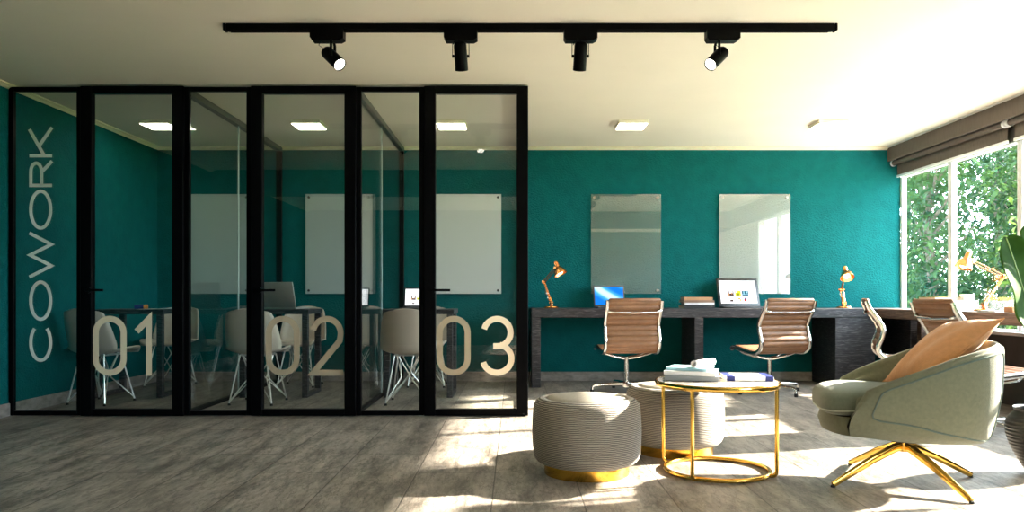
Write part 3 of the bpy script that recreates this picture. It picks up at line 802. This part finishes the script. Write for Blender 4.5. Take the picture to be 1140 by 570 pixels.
# ------------------------------------------------------------------ copper desk lamps
def desk_lamp(loc, rz, elbow, head, sdir, label):
    """pose in the lamp's own x-z plane"""
    t = thing('desk_lamp', label, 'desk lamp', loc, rz, 'copper desk lamps')
    T0 = Matrix.Translation(loc)
    def mb(): m = MB(); m.T = T0; return m
    sh = Vector((0, 0, .055)); el = Vector((elbow[0], 0, elbow[1])); hd = Vector((head[0], 0, head[1])); d = Vector((sdir[0], 0, sdir[1])).normalized()
    mb().lathe([(0, .001), (.072, .001), (.074, .008), (.068, .017), (.03, .022), (.013, .03), (.011, .055), (0, .056)], (0, 0, 0), 36).build('base', M['copper'], t)
    la = mb(); 
    for yy in (-.012, .012): la.tube([sh + Vector((0, yy, 0)), el + Vector((0, yy, 0))], .0045, 10)
    br = (el - sh).normalized(); pn = Vector((-br.z, 0, br.x))
    la.box(sh + br * .03, (.022, .034, .06), .004, br.to_track_quat('Z', 'Y').to_matrix())
    lo = la.build('lower_arm', M['copper'], t)
    for yy in (-.02, .02):
        sp = mb(); pts = []
        for k in range(73):
            q = k / 72; a = q * 2 * math.pi * 9
            pts.append(sh + br * (.03 + .11 * q) + pn * (.014 + .006 * math.cos(a)) + Vector((0, yy + .006 * math.sin(a), 0)))
        sp.tube(pts, .0015, 5); sp.build('spring', M['alu'], lo)
    ua = mb(); bu = (hd - el).normalized(); pu = Vector((-bu.z, 0, bu.x))
    for k in (-1, 1): ua.tube([el + pu * .011 * k - bu * .015, hd + pu * .011 * k], .0045, 10)
    ua.build('upper_arm', M['copperd'], t)
    for p, r_ in ((sh, .017), (el, .017), (hd, .014)):
        jt = mb(); jt.cyl(p + Vector((0, -.022, 0)), p + Vector((0, .022, 0)), r_, None, 16)
        if p is el: jt.cyl(el + Vector((0, -.034, 0)), el + Vector((0, .03, 0)), .008, None, 12)
        jt.build('joint', M['copper'], t)
    rot = d.to_track_quat('Z', 'Y').to_matrix(); org = hd + Vector((.028 if d.x >= 0 else -.028, 0, 0)) + d * .0
    prof = [(0, -.075), (.016, -.075), (.022, -.068), (.024, -.055), (.024, -.012), (.030, -.004), (.046, .012), (.058, .034), (.066, .066), (.067, .070), (.064, .070), (.055, .036), (.040, .012), (.022, .002), (0, .002)]
    so = mb(); so.lathe(prof, org, 36, rot); so = so.build('lamp_shade', M['copper'], t)
    bo = mb(); bo.lathe([(0, .004), (.013, .006), (.015, .02), (.027, .036), (.030, .048), (.025, .06), (.012, .068), (0, .070)], org, 24, rot); bo.build('bulb', M['bulb'], t)
desk_lamp((.376, 7.83, DZ), R(-30), (-.085, .27), (.05, .41), (.5, -1), 'copper desk lamp at the left end of the long desk beside the booths')
desk_lamp((3.375, 7.83, DZ), R(-94), (-.06, .19), (.03, .365), (.75, -1), 'copper desk lamp facing the room at the right end of the long desk')
desk_lamp((3.80, 6.18, DZ), R(4), (.165, .28), (-.125, .415), (-.42, -1), 'copper desk lamp on the window desk against the garden view')

# ------------------------------------------------------------------ books, papers
def book(loc, rz, w, d, h, cov, label, group, soft=False, bands=None):
    """w along the spine (local x), spine on local -y"""
    t = thing('book' if not soft else 'magazine', label, 'book' if not soft else 'magazine', loc, rz, group)
    T0 = Matrix.Translation(loc); th = .0028 if not soft else .0012
    c = MB(); c.T = T0
    c.box((0, 0, th / 2 + .0005), (w, d, th), .0008); c.box((0, 0, h - th / 2), (w, d, th), .0008); c.box((0, -d / 2 + th / 2, h / 2), (w, th, h - .0006), .0008)
    mats = [cov]
    if bands:
        mats.append(bands); c.mi = 1
        for sx in (-1, 1):
            c.box((sx * w * .41, 0, h + .0004), (w * .17, d, .0008), 0); c.box((sx * w * .41, -d / 2 - .0004, h / 2), (w * .17, .0008, h), 0)
    c.build('cover', mats, t, 30)
    p = MB(); p.T = T0; p.box((0, .003, h / 2), (w - .008, d - .012, h - 2 * th - .0004), .001); p.build('pages', M['pages'] if not soft else M['paper'], t, 30)
    return t
z = DZ
for w_, d_, h_, cv, a, dx, lab in ((.31, .23, .036, 'cov_black', 2, 0, 'black book at the bottom of the stack beside the large black laptop'), (.295, .22, .022, 'cov_white', -2, .012, 'thin white book second from the bottom of the long desk stack'),
                                (.31, .22, .024, 'cov_brown', 1, .0, 'brown book third from the bottom of the long desk stack'), (.285, .215, .032, 'cov_tan', -1, -.002, 'tan book on top of the stack on the long desk')):
    book((1.845 + dx, 7.76, z), R(a), w_, d_, h_, M[cv], lab, 'books stacked on the long desk'); z += h_
z = DZ
for w_, d_, h_, cv, a, dx, lab in ((.43, .30, .044, 'cov_white', 93, .0, 'large white book at the bottom of the stack on the window desk'), (.40, .28, .040, 'cov_white', 88, .01, 'large white book in the middle of the stack on the window desk'),
                                ):
    book((3.815 + dx, 6.72, z), R(a), w_, d_, h_, M[cv], lab, 'books stacked on the window desk'); z += h_
book((3.80, 6.80, z), R(84), .34, .25, .03, M['cov_ochre'], 'ochre book on top of the stack on the window desk', 'books stacked on the window desk')

t = thing('paper_box', 'small white box on the window desk books, left of the copper lamp', 'box', (3.91, 6.60, z))
MB().b6(3.87, 3.95, 6.56, 6.64, z + .001, z + .045, .003).build('carton', M['paper'], t, 30)
MB().b6(3.867, 3.953, 6.557, 6.643, z + .045, z + .055, .003).build('lid', M['cov_white'], t, 30)
book((3.72, 5.86, DZ), R(88), .24, .21, .012, M['cov_grey'], 'grey magazine lying on the window desk in front of the copper lamp', None, True)
t = thing('wooden_block', 'small light wooden block at the edge of the window desk beside the big leaf', 'block', (3.66, 5.62, DZ))
MB().b6(3.63, 3.69, 5.57, 5.67, DZ + .001, DZ + .045, .006, 2).build('block', M['cov_tan'], t, 30)
# booth 01 table top: loose sheets and a rolled leaflet
TZ = .785
for dx, dy, a, k, lab in ((-3.24, 7.0, 14, 0, 'sheet of white paper under another one on the table in booth 01'), (-3.27, 6.95, -9, 1, 'topmost sheet of white paper on the table in booth 01')):
    o = MB(); o.T = Matrix.Translation((dx, dy, TZ + .0008 + .0014 * k)); rows = []
    for i in range(9):
        rows.append([(-.105 + .21 * i / 8, -.1485 + .297 * j / 8, .006 * max(0, (i - 5) / 3) ** 2) for j in range(9)])
    o.grid(rows); o = o.build('paper_sheet', M['paper'], None, 60); tag(o, lab, 'paper', 'papers in booth 01')
    md = o.modifiers.new('thick', 'SOLIDIFY'); md.thickness = .0006; o.rotation_euler = (0, 0, 0)
t = thing('rolled_leaflet', 'rolled blue and orange leaflet on the table in booth 01', 'leaflet', (-3.39, 6.93, TZ), R(20))
o = MB(); o.T = Matrix.Translation((-3.39, 6.93, TZ)); o.lathe([(.017, -.055), (.020, -.055), (.020, .055), (.017, .055)], (0, 0, .021), 24, Matrix.Rotation(R(90), 3, 'Y')); o.build('roll', M['cov_blue'], t)
o = MB(); o.T = Matrix.Translation((-3.39, 6.93, TZ)); o.lathe([(.0195, .020), (.0207, .020), (.0207, .056), (.0195, .056)], (0, 0, .021), 24, Matrix.Rotation(R(90), 3, 'Y')); o.build('band', M['cov_orange'], t)

# ------------------------------------------------------------------ poufs
def pouf(loc, r, h, label):
    t = thing('pouf', label, 'pouf', loc, 0, 'ribbed poufs on gold plinths')
    X, Y, Z = loc; hb = .055
    prof = [(0, hb), (r - .055, hb)] + [(r - .055 + .055 * math.sin(R(a)), hb + .055 - .055 * math.cos(R(a))) for a in range(15, 91, 15)]
    for k in range(1, 8): prof.append((r + .006 * math.sin(math.pi * k / 8), hb + .055 + (h - hb - .105) * k / 8))
    prof += [(r - .05 + .05 * math.cos(R(a)), h - .05 + .05 * math.sin(R(a))) for a in range(0, 76, 15)]
    prof += [(r - .055, h - .001), (r - .070, h - .004), (0, h - .004)]
    MB().lathe(prof, loc, 64).build('cushion', M['pouf'], t, 60)
    MB().lathe([(0, h - .006), (r - .068, h - .006), (r - .072, h + .002), (r * .6, h + .008), (r * .25, h + .011), (0, h + .012)], loc, 64).build('top_panel', M['boucle'], t, 60)
    MB().lathe([(0, .001), (r - .058, .001), (r - .056, .004), (r - .056, hb + .004), (0, hb + .004)], loc, 64).build('plinth', M['goldb'], t, 40)
pouf((.367, 3.90, 0), .272, .385, 'grey ribbed pouf in the shade, in front left of the gold table')
pouf((.925, 4.42, 0), .275, .385, 'sunlit pale pouf half behind the gold side table')

# ------------------------------------------------------------------ gold side table and what lies on it
CX, CY, CZ = 1.04, 3.93, .468
t = thing('side_table', 'round gold side table with a marble top and ring foot', 'side table', (CX, CY, 0))
def P_(r, a, z): return (CX + r * math.cos(R(a)), CY + r * math.sin(R(a)), z)
MB().lathe([(0, CZ - .016), (.300, CZ - .016), (.302, CZ - .014), (.302, CZ - .002), (.300, CZ), (0, CZ)], (CX, CY, 0), 72).build('table_top', M['marble'], t, 40)
MB().lathe([(.300, CZ - .026), (.311, CZ - .026), (.314, CZ - .022), (.314, CZ - .003), (.311, CZ + .001), (.3025, CZ + .001), (.3025, CZ - .018), (.300, CZ - .019)], (CX, CY, 0), 72).build('rim', M['gold'], t, 40)
MB().tube([P_(.262, a, .012) for a in range(0, 360, 5)], .0115, 12, True).build('ring_foot', M['gold'], t)
for a in (142, 233, 326):
    l = MB(); l.tube([P_(.303, a, CZ - .018), P_(.303, a, .045), P_(.301, a, .028), P_(.292, a, .016), P_(.278, a, .012), P_(.262, a, .012)], .0098, 12); l.build('leg', M['gold'], t)
z = CZ + .0008
for w_, d_, h_, cv, a, dx, dy, lab in ((.27, .21, .026, 'cov_grey', -14, 0, 0, 'grey book at the bottom of the stack on the gold table'), (.26, .20, .022, 'cov_white', -20, .0, .0, 'white book in the middle of the stack on the gold table'),
                                    (.215, .165, .016, 'cov_cyan', -27, -.005, .01, 'pale blue book on top of the stack on the gold table')):
    book((.925 + dx, 3.99 + dy, z), R(a), w_, d_, h_, M[cv], lab, 'books stacked on the gold table'); z += h_
t = thing('rolled_magazine', 'white rolled magazine on top of the stacked books on the gold table', 'magazine', (.985, 3.985, z), R(48))
o = MB(); o.T = Matrix.Translation((.985, 3.985, z)); rows = []
for k in range(49):
    q = k / 48; a = q * 2 * math.pi * 2.4; r_ = .013 + .006 * q
    rows.append([(x, r_ * math.cos(a), .0205 + r_ * math.sin(a)) for x in (-.105, -.035, .035, .105)])
o.grid(rows); o = o.build('roll', M['cov_white'], t, 60); md = o.modifiers.new('thick', 'SOLIDIFY'); md.thickness = .0016
book((1.205, 3.975, CZ + .0008), R(-5), .235, .19, .024, M['cov_white'], 'white book with blue end bands lying right of the stack on the gold table', None, False, M['cov_blue'])

# ------------------------------------------------------------------ armchair
AX, AY = 1.885, 3.70; ARZ = R(77)
arm = thing('armchair', 'sage green tub armchair on a gold four leg swivel base', 'armchair', (AX, AY, 0), ARZ)
AT = Matrix.Translation((AX, AY, 0))
def amb(): m = MB(); m.T = AT; return m
# stations from one arm front, round the back, to the other: (side, forward, top height)
half = [(.325, .235, .470), (.352, .14, .515), (.368, .0, .572), (.366, -.13, .625), (.335, -.25, .660), (.265, -.335, .678), (.15, -.378, .686), (.0, -.390, .688)]
ctrl = half + [(-a, b, c) for a, b, c in reversed(half[:-1])]
NS = 61
path = catmull(ctrl, NS)
def station(k):
    s_, f, top = path[k]; u = abs(2 * k / (NS - 1) - 1)           # 1 at the arm fronts, 0 at the back
    front = max(0, (u - .72) / .28); front = front * front * (3 - 2 * front)
    tx = path[min(k + 1, NS - 1)][0] - path[max(k - 1, 0)][0]; ty = path[min(k + 1, NS - 1)][1] - path[max(k - 1, 0)][1]
    q = math.hypot(tx, ty); n = Vector((-ty / q, tx / q, 0))
    if n.dot(Vector((s_, f + .05, 0))) < 0: n = -n
    o_top = Vector((s_, f, top)) 
    back = 1 - u
    bot = Vector((s_ * (.70 + .06 * front), f * .80 + .0 + .10 * front - (.02 * back), .235 + .02 * front))
    low = Vector((s_ * (.85), f * .905 + .085 * front, .285 + .02 * front))
    mid = Vector((s_ * .965, f * .985 + .05 * front, .285 + (top - .285) * .45))
    th = .055
    i_top = o_top - n * th
    rec = max(0, 1 - u * 1.7)                                      # the back reclines: its inner face slopes forward as it goes down
    i_mid = o_top - n * (th + .015) + Vector((0, .10 * rec, -(top - .40) * .5)); i_mid.x *= .97
    i_low = o_top - n * (th + .03) + Vector((0, .24 * rec, 0)); i_low.z = .385; i_low.x *= .93
    if front > 0:
        i_mid.y += .05 * front; i_low.y += .07 * front
    r_ = .022
    return [bot, low, mid, o_top - Vector((0, 0, r_ * 1.5)), o_top - n * r_ * .5 - Vector((0, 0, .006)), (o_top + i_top) / 2 + Vector((0, 0, .006)), i_top + n * r_ * .5 - Vector((0, 0, .006)), i_top - Vector((0, 0, r_ * 1.5)), i_mid, i_low]
rows = []
for k in range(NS):
    st = station(k); rows.append([tuple(p) for p in catmull([tuple(p) for p in st], 40)])
sh = amb(); sh.grid(rows)
sh.mi = 0
for row in (rows[0], rows[-1]):                                     # close the arm fronts with a slightly bulged face
    c = [sum(p[i] for p in row) / len(row) for i in range(3)]; c[1] += .012
    n = len(row); sh.add([c] + row, [(0, i + 1, (i + 1) % n + 1) for i in range(n)])
sh.build('shell', M['sage'], arm, 50)
# bottom pan
pan = amb(); outl = [station(k)[0] for k in range(NS)]
cen = Vector((0, -.02, .215)); prow = []
for q in (1.0, .9, .6, .3, .02): prow.append([tuple(cen + (p - cen) * q + Vector((0, 0, -.012 * (1 - q)))) for p in outl])
pan.grid(prow)
def nose(q):  # from arm front to arm front under the cushion
    a, b = outl[0], outl[-1]; return a.lerp(b, q) + Vector((0, .085 * math.sin(math.pi * q) ** .6, .0))
nl = [nose(k / 30) for k in range(31)]
pan.grid([[tuple(p + Vector((0, .0, .085)) * 1.0) for p in nl], [tuple(p + Vector((0, .015, .045))) for p in nl], [tuple(p) for p in nl], [tuple(cen + (p - cen) * .6 + Vector((0, 0, -.004))) for p in nl], [tuple(cen + (p - cen) * .02 + Vector((0, 0, -.011))) for p in nl]])
inl = [station(k)[9] for k in range(NS)]; c9 = Vector((0, .02, .345))
pan.grid([[tuple(c9 + (p - c9) * q) for p in inl] for q in (1.0, .6, .02)])
pan.build('seat_pan', M['sage'], arm, 60)
# seat cushion: superellipsoid, wider at the front, nose drooping a little
def se(v, e): return math.copysign(abs(v) ** e, v)
cu = amb(); rows = []; NU, NVV = 28, 56
def cpt(a, b):
    x = .272 * se(math.cos(a), .35) * se(math.cos(b), .55); y = .282 * se(math.cos(a), .35) * se(math.sin(b), .55); zz = .062 * se(math.sin(a), .75)
    fy = (y + .282) / .564
    x *= .90 + .14 * fy
    zz *= .85 + .25 * fy
    zz += .012 * (1 - (x / .28) ** 2) * (1 if zz > 0 else 0) - .012 * max(0, fy - .75) * 4
    return (x, .122 + y, .402 + zz)
for i in range(NU + 1):
    a = -math.pi / 2 + math.pi * i / NU
    rows.append([cpt(a, 2 * math.pi * j / NVV) for j in range(NVV)])
cu.grid(rows, closed_v=True); co = cu.build('seat_cushion', M['sagein'], arm, 60)
pp = amb(); pp.tube([tuple(Vector(cpt(-.32, 2 * math.pi * j / 72)) * 1.0) for j in range(72)], .0042, 8, True); pp.build('piping', M['lightpiping'], co)
# side panel seams on the shell: a dark welt following the panel outline on both outer sides
def shell_pt(k, v):
    st = [tuple(p) for p in station(k)]; c = catmull(st, 181); return Vector(c[int(v * 180)])
for sgn in (0, 1):
    loop = []
    ks = [int(round(q)) for q in (3 + (22 - 3) * i / 16 for i in range(17))]
    if sgn: ks = [NS - 1 - k for k in ks]
    nrm = Vector((1 if not sgn else -1, 0, 0))
    vtop, vbot0, vbot1 = .345, .245, .10
    topl = [shell_pt(k, vtop) for k in ks]; botl = [shell_pt(k, .18 - .125 * i / 16) for i, k in enumerate(ks)]
    endk = ks[-1]; endl = [shell_pt(endk, vtop - (vtop - .055) * i / 10) for i in range(1, 10)]
    stl = [shell_pt(ks[0], .18 + (vtop - .18) * i / 6) for i in range(1, 6)]
    lp = topl + endl + list(reversed(botl)) + stl
    sm = []
    for i in range(len(lp)):
        sm.append((lp[i - 1] + lp[i] * 2 + lp[(i + 1) % len(lp)]) / 4 + nrm * .001)
    wl = amb(); wl.tube([tuple(p) for p in sm], .0042, 8, True); wl.build('welt', M['piping'], arm)
bt = amb(); bp_ = shell_pt(30, .2); bt.cyl(bp_ + Vector((0, .01, 0)), bp_ + Vector((0, -.006, 0)), .012, None, 16); bt.build('back_button', M['rubber'], arm)
# swivel base, its own heading
def wl2(x, y, z):  # world point into the chair's unrotated frame
    v = Matrix.Rotation(-ARZ, 3, 'Z') @ Vector((x - AX, y - AY, z)); return Vector((v.x + AX, v.y + AY, v.z))
cb = MB(); cb.lathe([(0, .150), (.022, .150), (.026, .156), (.026, .205), (.020, .210), (.020, .216), (0, .216)], (AX, AY, 0), 28); cb.build('column', M['gold'], arm)
cb = MB(); cb.lathe([(0, .205), (.10, .207), (.10, .222), (0, .222)], (AX, AY, 0), 28); cb.build('swivel_plate', M['rubber'], arm)
for fx, fy in ((1.50, 3.60), (1.79, 4.075), (2.27, 3.80), (1.985, 3.315)):
    d = Vector((fx - AX, fy - AY, 0)).normalized(); l = MB()
    pts = [Vector((AX, AY, .176)) + d * .01, Vector((AX, AY, .170)) + d * .05, Vector((AX, AY, .118)) + d * .18, Vector((fx, fy, .020)) - d * .015, Vector((fx, fy, .013))]
    l.tube([wl2(*p) for p in pts], [1.25, 1.2, 1.05, .78, .7], 14, False, (.0125, .017)); lo = l.build('leg', M['gold'], arm, 50)
    g = MB(); gp = wl2(fx, fy, 0); g.lathe([(.010, .0006), (.011, .004), (.009, .011), (0, .012)], gp, 14); g.build('glide', M['rubber'], lo)

# apricot pillow leaning in the chair
pw = .44; ph = .47
A_ = Vector((1.888, 3.70, .480)); U_ = Vector((2.212, 3.72, .752)); 
pt = thing('pillow', 'apricot linen pillow leaning back in the green armchair', 'pillow', tuple(A_))
upv = (U_ - A_).normalized(); wv = Vector((.10, .99, -.0)); wv = (wv - upv * wv.dot(upv)).normalized(); nv_ = upv.cross(wv).normalized()
if nv_.z < 0: nv_ = -nv_
pm = MB(); NP = 24
for sg in (1, -1):
    rows = []
    for i in range(NP + 1):
        row = []
        for j in range(NP + 1):
            u = -1 + 2 * i / NP; v = -1 + 2 * j / NP
            e = max(0, (1 - abs(u) ** 2.4)) ** .6 * max(0, (1 - abs(v) ** 2.4)) ** .6
            pin = 1 - .07 * (1 - abs(v) ** 2) * abs(u) ** 3; pin2 = 1 - .07 * (1 - abs(u) ** 2) * abs(v) ** 3
            wr = .004 * math.sin(9 * u + 4 * v) * e
            p = A_ + wv * (u * pw / 2 * pin) + upv * (ph * .5 * (1 + v * pin2)) + nv_ * (sg * (.075 * e + (wr if sg > 0 else 0)))
            row.append(tuple(p))
        rows.append(row)
    pm.grid(rows)
po = pm.build('pillow_cover', M['orange'], pt, 70)
edge = MB(); ep = []
for u, v in [(-1 + 2 * k / 12, -1) for k in range(12)] + [(1, -1 + 2 * k / 12) for k in range(12)] + [(1 - 2 * k / 12, 1) for k in range(12)] + [(-1, 1 - 2 * k / 12) for k in range(12)]:
    pin = 1 - .07 * (1 - abs(v) ** 2) * abs(u) ** 3; pin2 = 1 - .07 * (1 - abs(u) ** 2) * abs(v) ** 3
    ep.append(tuple(A_ + wv * (u * pw / 2 * pin) + upv * (ph * .5 * (1 + v * pin2))))
edge.tube(ep, .003, 6, True); edge.build('seam', M['orange'], pt)

# ------------------------------------------------------------------ vase and plant
VX, VY = 2.665, 3.86
t = thing('vase', 'ribbed black ceramic vase on the floor at the right picture edge', 'vase', (VX, VY, 0))
prof = [(0, .002), (.066, .002)]
for k in range(0, 61):
    q = k / 60; z = .004 + .30 * q
    r_ = .068 + .092 * math.sin(min(1, q / .80) * math.pi / 2) ** 1.1 - .030 * max(0, (q - .80) / .20) ** 2
    prof.append((r_ + .0022 * math.cos(2 * math.pi * q * 17), z))
prof += [(.122, .312), (.120, .325), (.127, .334), (.124, .338), (.112, .330), (.110, .30), (.10, .27), (0, .268)]
MB().lathe(prof, (VX, VY, 0), 56).build('body', M['vase'], t, 50)
MB().lathe([(.0, .272), (.096, .271), (0, .285)], (VX, VY, 0), 30).build('soil', M['soil'], t, 50)
pl = thing('potted_plant', 'large leaved green plant rising from the ribbed black vase', 'plant', (VX, VY, .275))
def big_leaf(base, stem_top, tip, width, droop, roll, wav):
    base, a, b = Vector(base), Vector(stem_top), Vector(tip)
    sm = MB(); mid = base.lerp(a, .5) + Vector((0, 0, .05)); pts = [base.lerp(mid, q / 4) for q in range(4)] + [mid.lerp(a, q / 6) for q in range(7)]
    sm.tube(pts, [.011 - .0005 * i for i in range(len(pts))], 8); so = sm.build('stem', M['stem'], pl)
    n = 30; spine = []
    for k in range(n + 1):
        q = k / n; p = a.lerp(b, q); p.z += droop * 4 * q * (1 - q); spine.append(p)
    rows = []
    for k in range(n + 1):
        q = k / n; t_ = (spine[min(k + 1, n)] - spine[max(k - 1, 0)]).normalized()
        sd = t_.cross(Vector(roll)).normalized(); up = sd.cross(t_).normalized()
        wd = width * (math.sin(math.pi * min(1, (q + .02) ** .75)) ** .62 if q < .995 else .001) * (1 - .26 * math.sin(q * math.pi * 3.2) ** 2)
        row = []
        for j in range(-6, 7):
            u = j / 6
            row.append(tuple(spine[k] + sd * (wd * u) + up * (.22 * wd * abs(u) ** 1.3 + wav * math.sin(q * 17 + (2 if u > 0 else 0)) * abs(u) ** 2)))
        rows.append(row)
    lf = MB(); lf.grid(rows); lo = lf.build('leaf', M['plant'], pl, 80); md = lo.modifiers.new('thick', 'SOLIDIFY'); md.thickness = .0014
    vn = MB(); vn.tube([tuple(p) for p in spine], [.005 * (1 - .8 * k / n) for k in range(n + 1)], 6); vn.build('midrib', M['vein'], lo)
B0 = (VX, VY, .28)
big_leaf(B0, (2.455, 3.82, 1.20), (2.62, 3.74, .50), .145, .02, (.35, -1, .2), .018)
big_leaf(B0, (2.60, 3.92, 1.19), (2.84, 3.99, .62), .14, .14, (.2, -1, .5), .015)
big_leaf(B0, (2.74, 3.84, 1.30), (3.02, 3.62, .80), .14, .15, (-.4, -.6, 1), .014)
big_leaf(B0, (2.78, 3.95, 1.42), (3.10, 4.12, 1.02), .15, .16, (-.4, .3, 1), .014)
big_leaf(B0, (2.80, 3.80, 1.10), (3.08, 3.56, .55), .13, .12, (-.4, -.6, 1), .014)

# ------------------------------------------------------------------ garden
struct('garden_ground', MB().b6(4.25, 60, -30, 60, -.30, -.15), M['grass'])
struct('unseen_bounce_slab', MB().b6(4.25, 8.6, -8, 8.6, -.15, -.10), M['bounce_slab'])  # added out of view: pale ground bouncing warm sun up to the ceiling
def tree(x, y, h, cr, n, mat, label, lsz=.155):
    rnd = random.Random(int(x * 100 + y * 7))
    t = thing('garden_tree', label, 'tree', (x, y, -.15), 0, 'garden trees outside the windows')
    tr = MB(); pts = [(x, y, -.15), (x + .06, y, h * .25), (x - .03, y + .05, h * .55), (x, y, h * .85)]
    tr.tube(pts, [.10, .075, .05, .015], 10)
    for k in range(9):
        a = rnd.uniform(0, 6.28); z0 = h * rnd.uniform(.12, .7); L_ = cr * rnd.uniform(.6, .95)
        tr.tube([(x, y, z0), (x + math.cos(a) * L_ * .5, y + math.sin(a) * L_ * .5, z0 + .25), (x + math.cos(a) * L_, y + math.sin(a) * L_, z0 + .65)], [.03, .02, .006], 6)
    tr.build('trunk', M['bark'], t)
    vs = []; fs = []
    clumps = []
    for k in range(46):
        a = rnd.uniform(0, 6.28); rr_ = cr * rnd.random() ** .5; zz = rnd.uniform(.05, 1.0)
        prof_ = math.sin(math.pi * min(1, .16 + .80 * zz)) ** .7
        clumps.append((x + math.cos(a) * rr_ * prof_, y + math.sin(a) * rr_ * prof_, zz * h))
    for k in range(n):
        cx, cy, cz = clumps[rnd.randrange(len(clumps))]
        p = Vector((cx + rnd.gauss(0, .24), cy + rnd.gauss(0, .24), cz + rnd.gauss(0, .22)))
        q = Vector((p.x - x, p.y - y)); ext = cr + .12
        if q.length > ext: q = q.normalized() * ext * rnd.uniform(.8, 1.0); p.x = x + q.x; p.y = y + q.y
        d = Vector((rnd.uniform(-1, 1), rnd.uniform(-1, 1), rnd.uniform(-.9, .35))).normalized(); s_ = d.cross(Vector((rnd.uniform(-.6, .6), rnd.uniform(-.6, .6), 1))).normalized()
        L_ = lsz * rnd.uniform(.7, 1.35); W_ = L_ * .17; nn = s_.cross(d)
        o = len(vs)
        vs += [p, p + d * L_ * .35 + s_ * W_ + nn * .012, p + d * L_ * .7 + s_ * W_ * .75 + nn * .008, p + d * L_ - nn * .02, p + d * L_ * .7 - s_ * W_ * .75 + nn * .008, p + d * L_ * .35 - s_ * W_ + nn * .012]
        fs += [(o, o + 1, o + 5), (o + 1, o + 2, o + 4, o + 5), (o + 2, o + 3, o + 4)]
    c = MB(); c.add(vs, fs); c.build('crown', mat, t, None)
tree(6.15, 11.3, 3.7, .62, 3000, M['leaf1'], 'leafy garden tree filling the far window pane')
tree(7.75, 11.3, 3.5, .62, 3000, M['leaf1'], 'leafy garden tree behind the copper lamp and the big plant leaf')
tree(6.35, 13.1, 3.9, .70, 2600, M['leaf2'], 'dark garden tree at the left edge of the window view')
tree(8.32, 13.1, 4.3, .70, 3000, M['leaf2'], 'dark garden tree right behind the white window mullion')
tree(8.15, 15.2, 5.0, .80, 3000, M['leaf1'], 'tall garden tree in the back row left of the mullion', .2)
tree(10.1, 15.2, 4.8, .80, 3000, M['leaf1'], 'tall garden tree in the back row right of the mullion', .2)
tree(7.0, 9.9, 2.0, .45, 1500, M['leaf3'], 'low light green bush closest to the windows')
def hedge(x0, x1, y0, y1, h, n, label):
    rnd = random.Random(int(x0 * 10)); vs = []; fs = []
    for k in range(n):
        p = Vector((rnd.uniform(x0, x1), rnd.uniform(y0, y1), -.15 + h * rnd.random() ** .8)); d = Vector((rnd.uniform(-1, 1), rnd.uniform(-1, 1), rnd.uniform(-.4, .8))).normalized(); s_ = d.cross(Vector((.3, .2, 1))).normalized()
        L_ = rnd.uniform(.10, .2); o = len(vs); vs += [p, p + d * L_ * .5 + s_ * L_ * .2, p + d * L_, p + d * L_ * .5 - s_ * L_ * .2]; fs.append((o, o + 1, o + 2, o + 3))
    c = MB(); c.add(vs, fs); o = c.build('hedge', M['leaf3'], None, None); tag(o, label, 'hedge', None, 'stuff')
hedge(5.6, 14, 16.7, 17.9, 1.8, 9000, 'light green hedge running along the end of the garden')

# ------------------------------------------------------------------ light, camera
sd = bpy.data.lights.new('sun', 'SUN'); sd.energy = 38; sd.color = (1, .90, .74); sd.angle = R(1.3)
so = bpy.data.objects.new('sun', sd); COL.objects.link(so)
el = R(24.3); az = Vector((.965, .262, 0)).normalized()
dirs = Vector((az.x * math.cos(el), az.y * math.cos(el), math.sin(el)))
so.rotation_euler = dirs.to_track_quat('Z', 'Y').to_euler(); so.location = (12, 9, 8)
wld = bpy.data.worlds.new('sky'); sc.world = wld; wld.use_nodes = True
bg = wld.node_tree.nodes['Background']; bg.inputs[0].default_value = (.72, .88, 1.0, 1); bg.inputs[1].default_value = 12.0
pa = bpy.data.lights.new('window_portal', 'AREA'); pa.shape = 'RECTANGLE'; pa.size = 8.0; pa.size_y = 1.7; pa.cycles.is_portal = True
po_ = bpy.data.objects.new('window_portal', pa); COL.objects.link(po_); po_.location = (4.32, 4.24, 1.38); po_.rotation_euler = Vector((1, 0, 0)).to_track_quat('Z', 'Y').to_euler()

cam = bpy.data.cameras.new('camera'); cam.sensor_width = 36; cam.lens = 850 / 1140 * 36; cam.shift_x = -3 / 1140; cam.shift_y = 45 / 1140; cam.clip_end = 200
co_ = bpy.data.objects.new('camera', cam); COL.objects.link(co_); co_.location = (0, 0, .9); co_.rotation_euler = (R(90), 0, 0)
sc.camera = co_
vs_ = sc.view_settings; vs_.view_transform = 'Standard'; vs_.look = 'None'; vs_.gamma = 1; vs_.use_curve_mapping = False; vs_.exposure = 0.78
sc.cycles.max_bounces = 12; sc.cycles.diffuse_bounces = 5; sc.cycles.glossy_bounces = 5; sc.cycles.transparent_max_bounces = 24; sc.cycles.sample_clamp_indirect = 6
sc.cycles.use_denoising = True; sc.cycles.caustics_reflective = False; sc.cycles.caustics_refractive = False
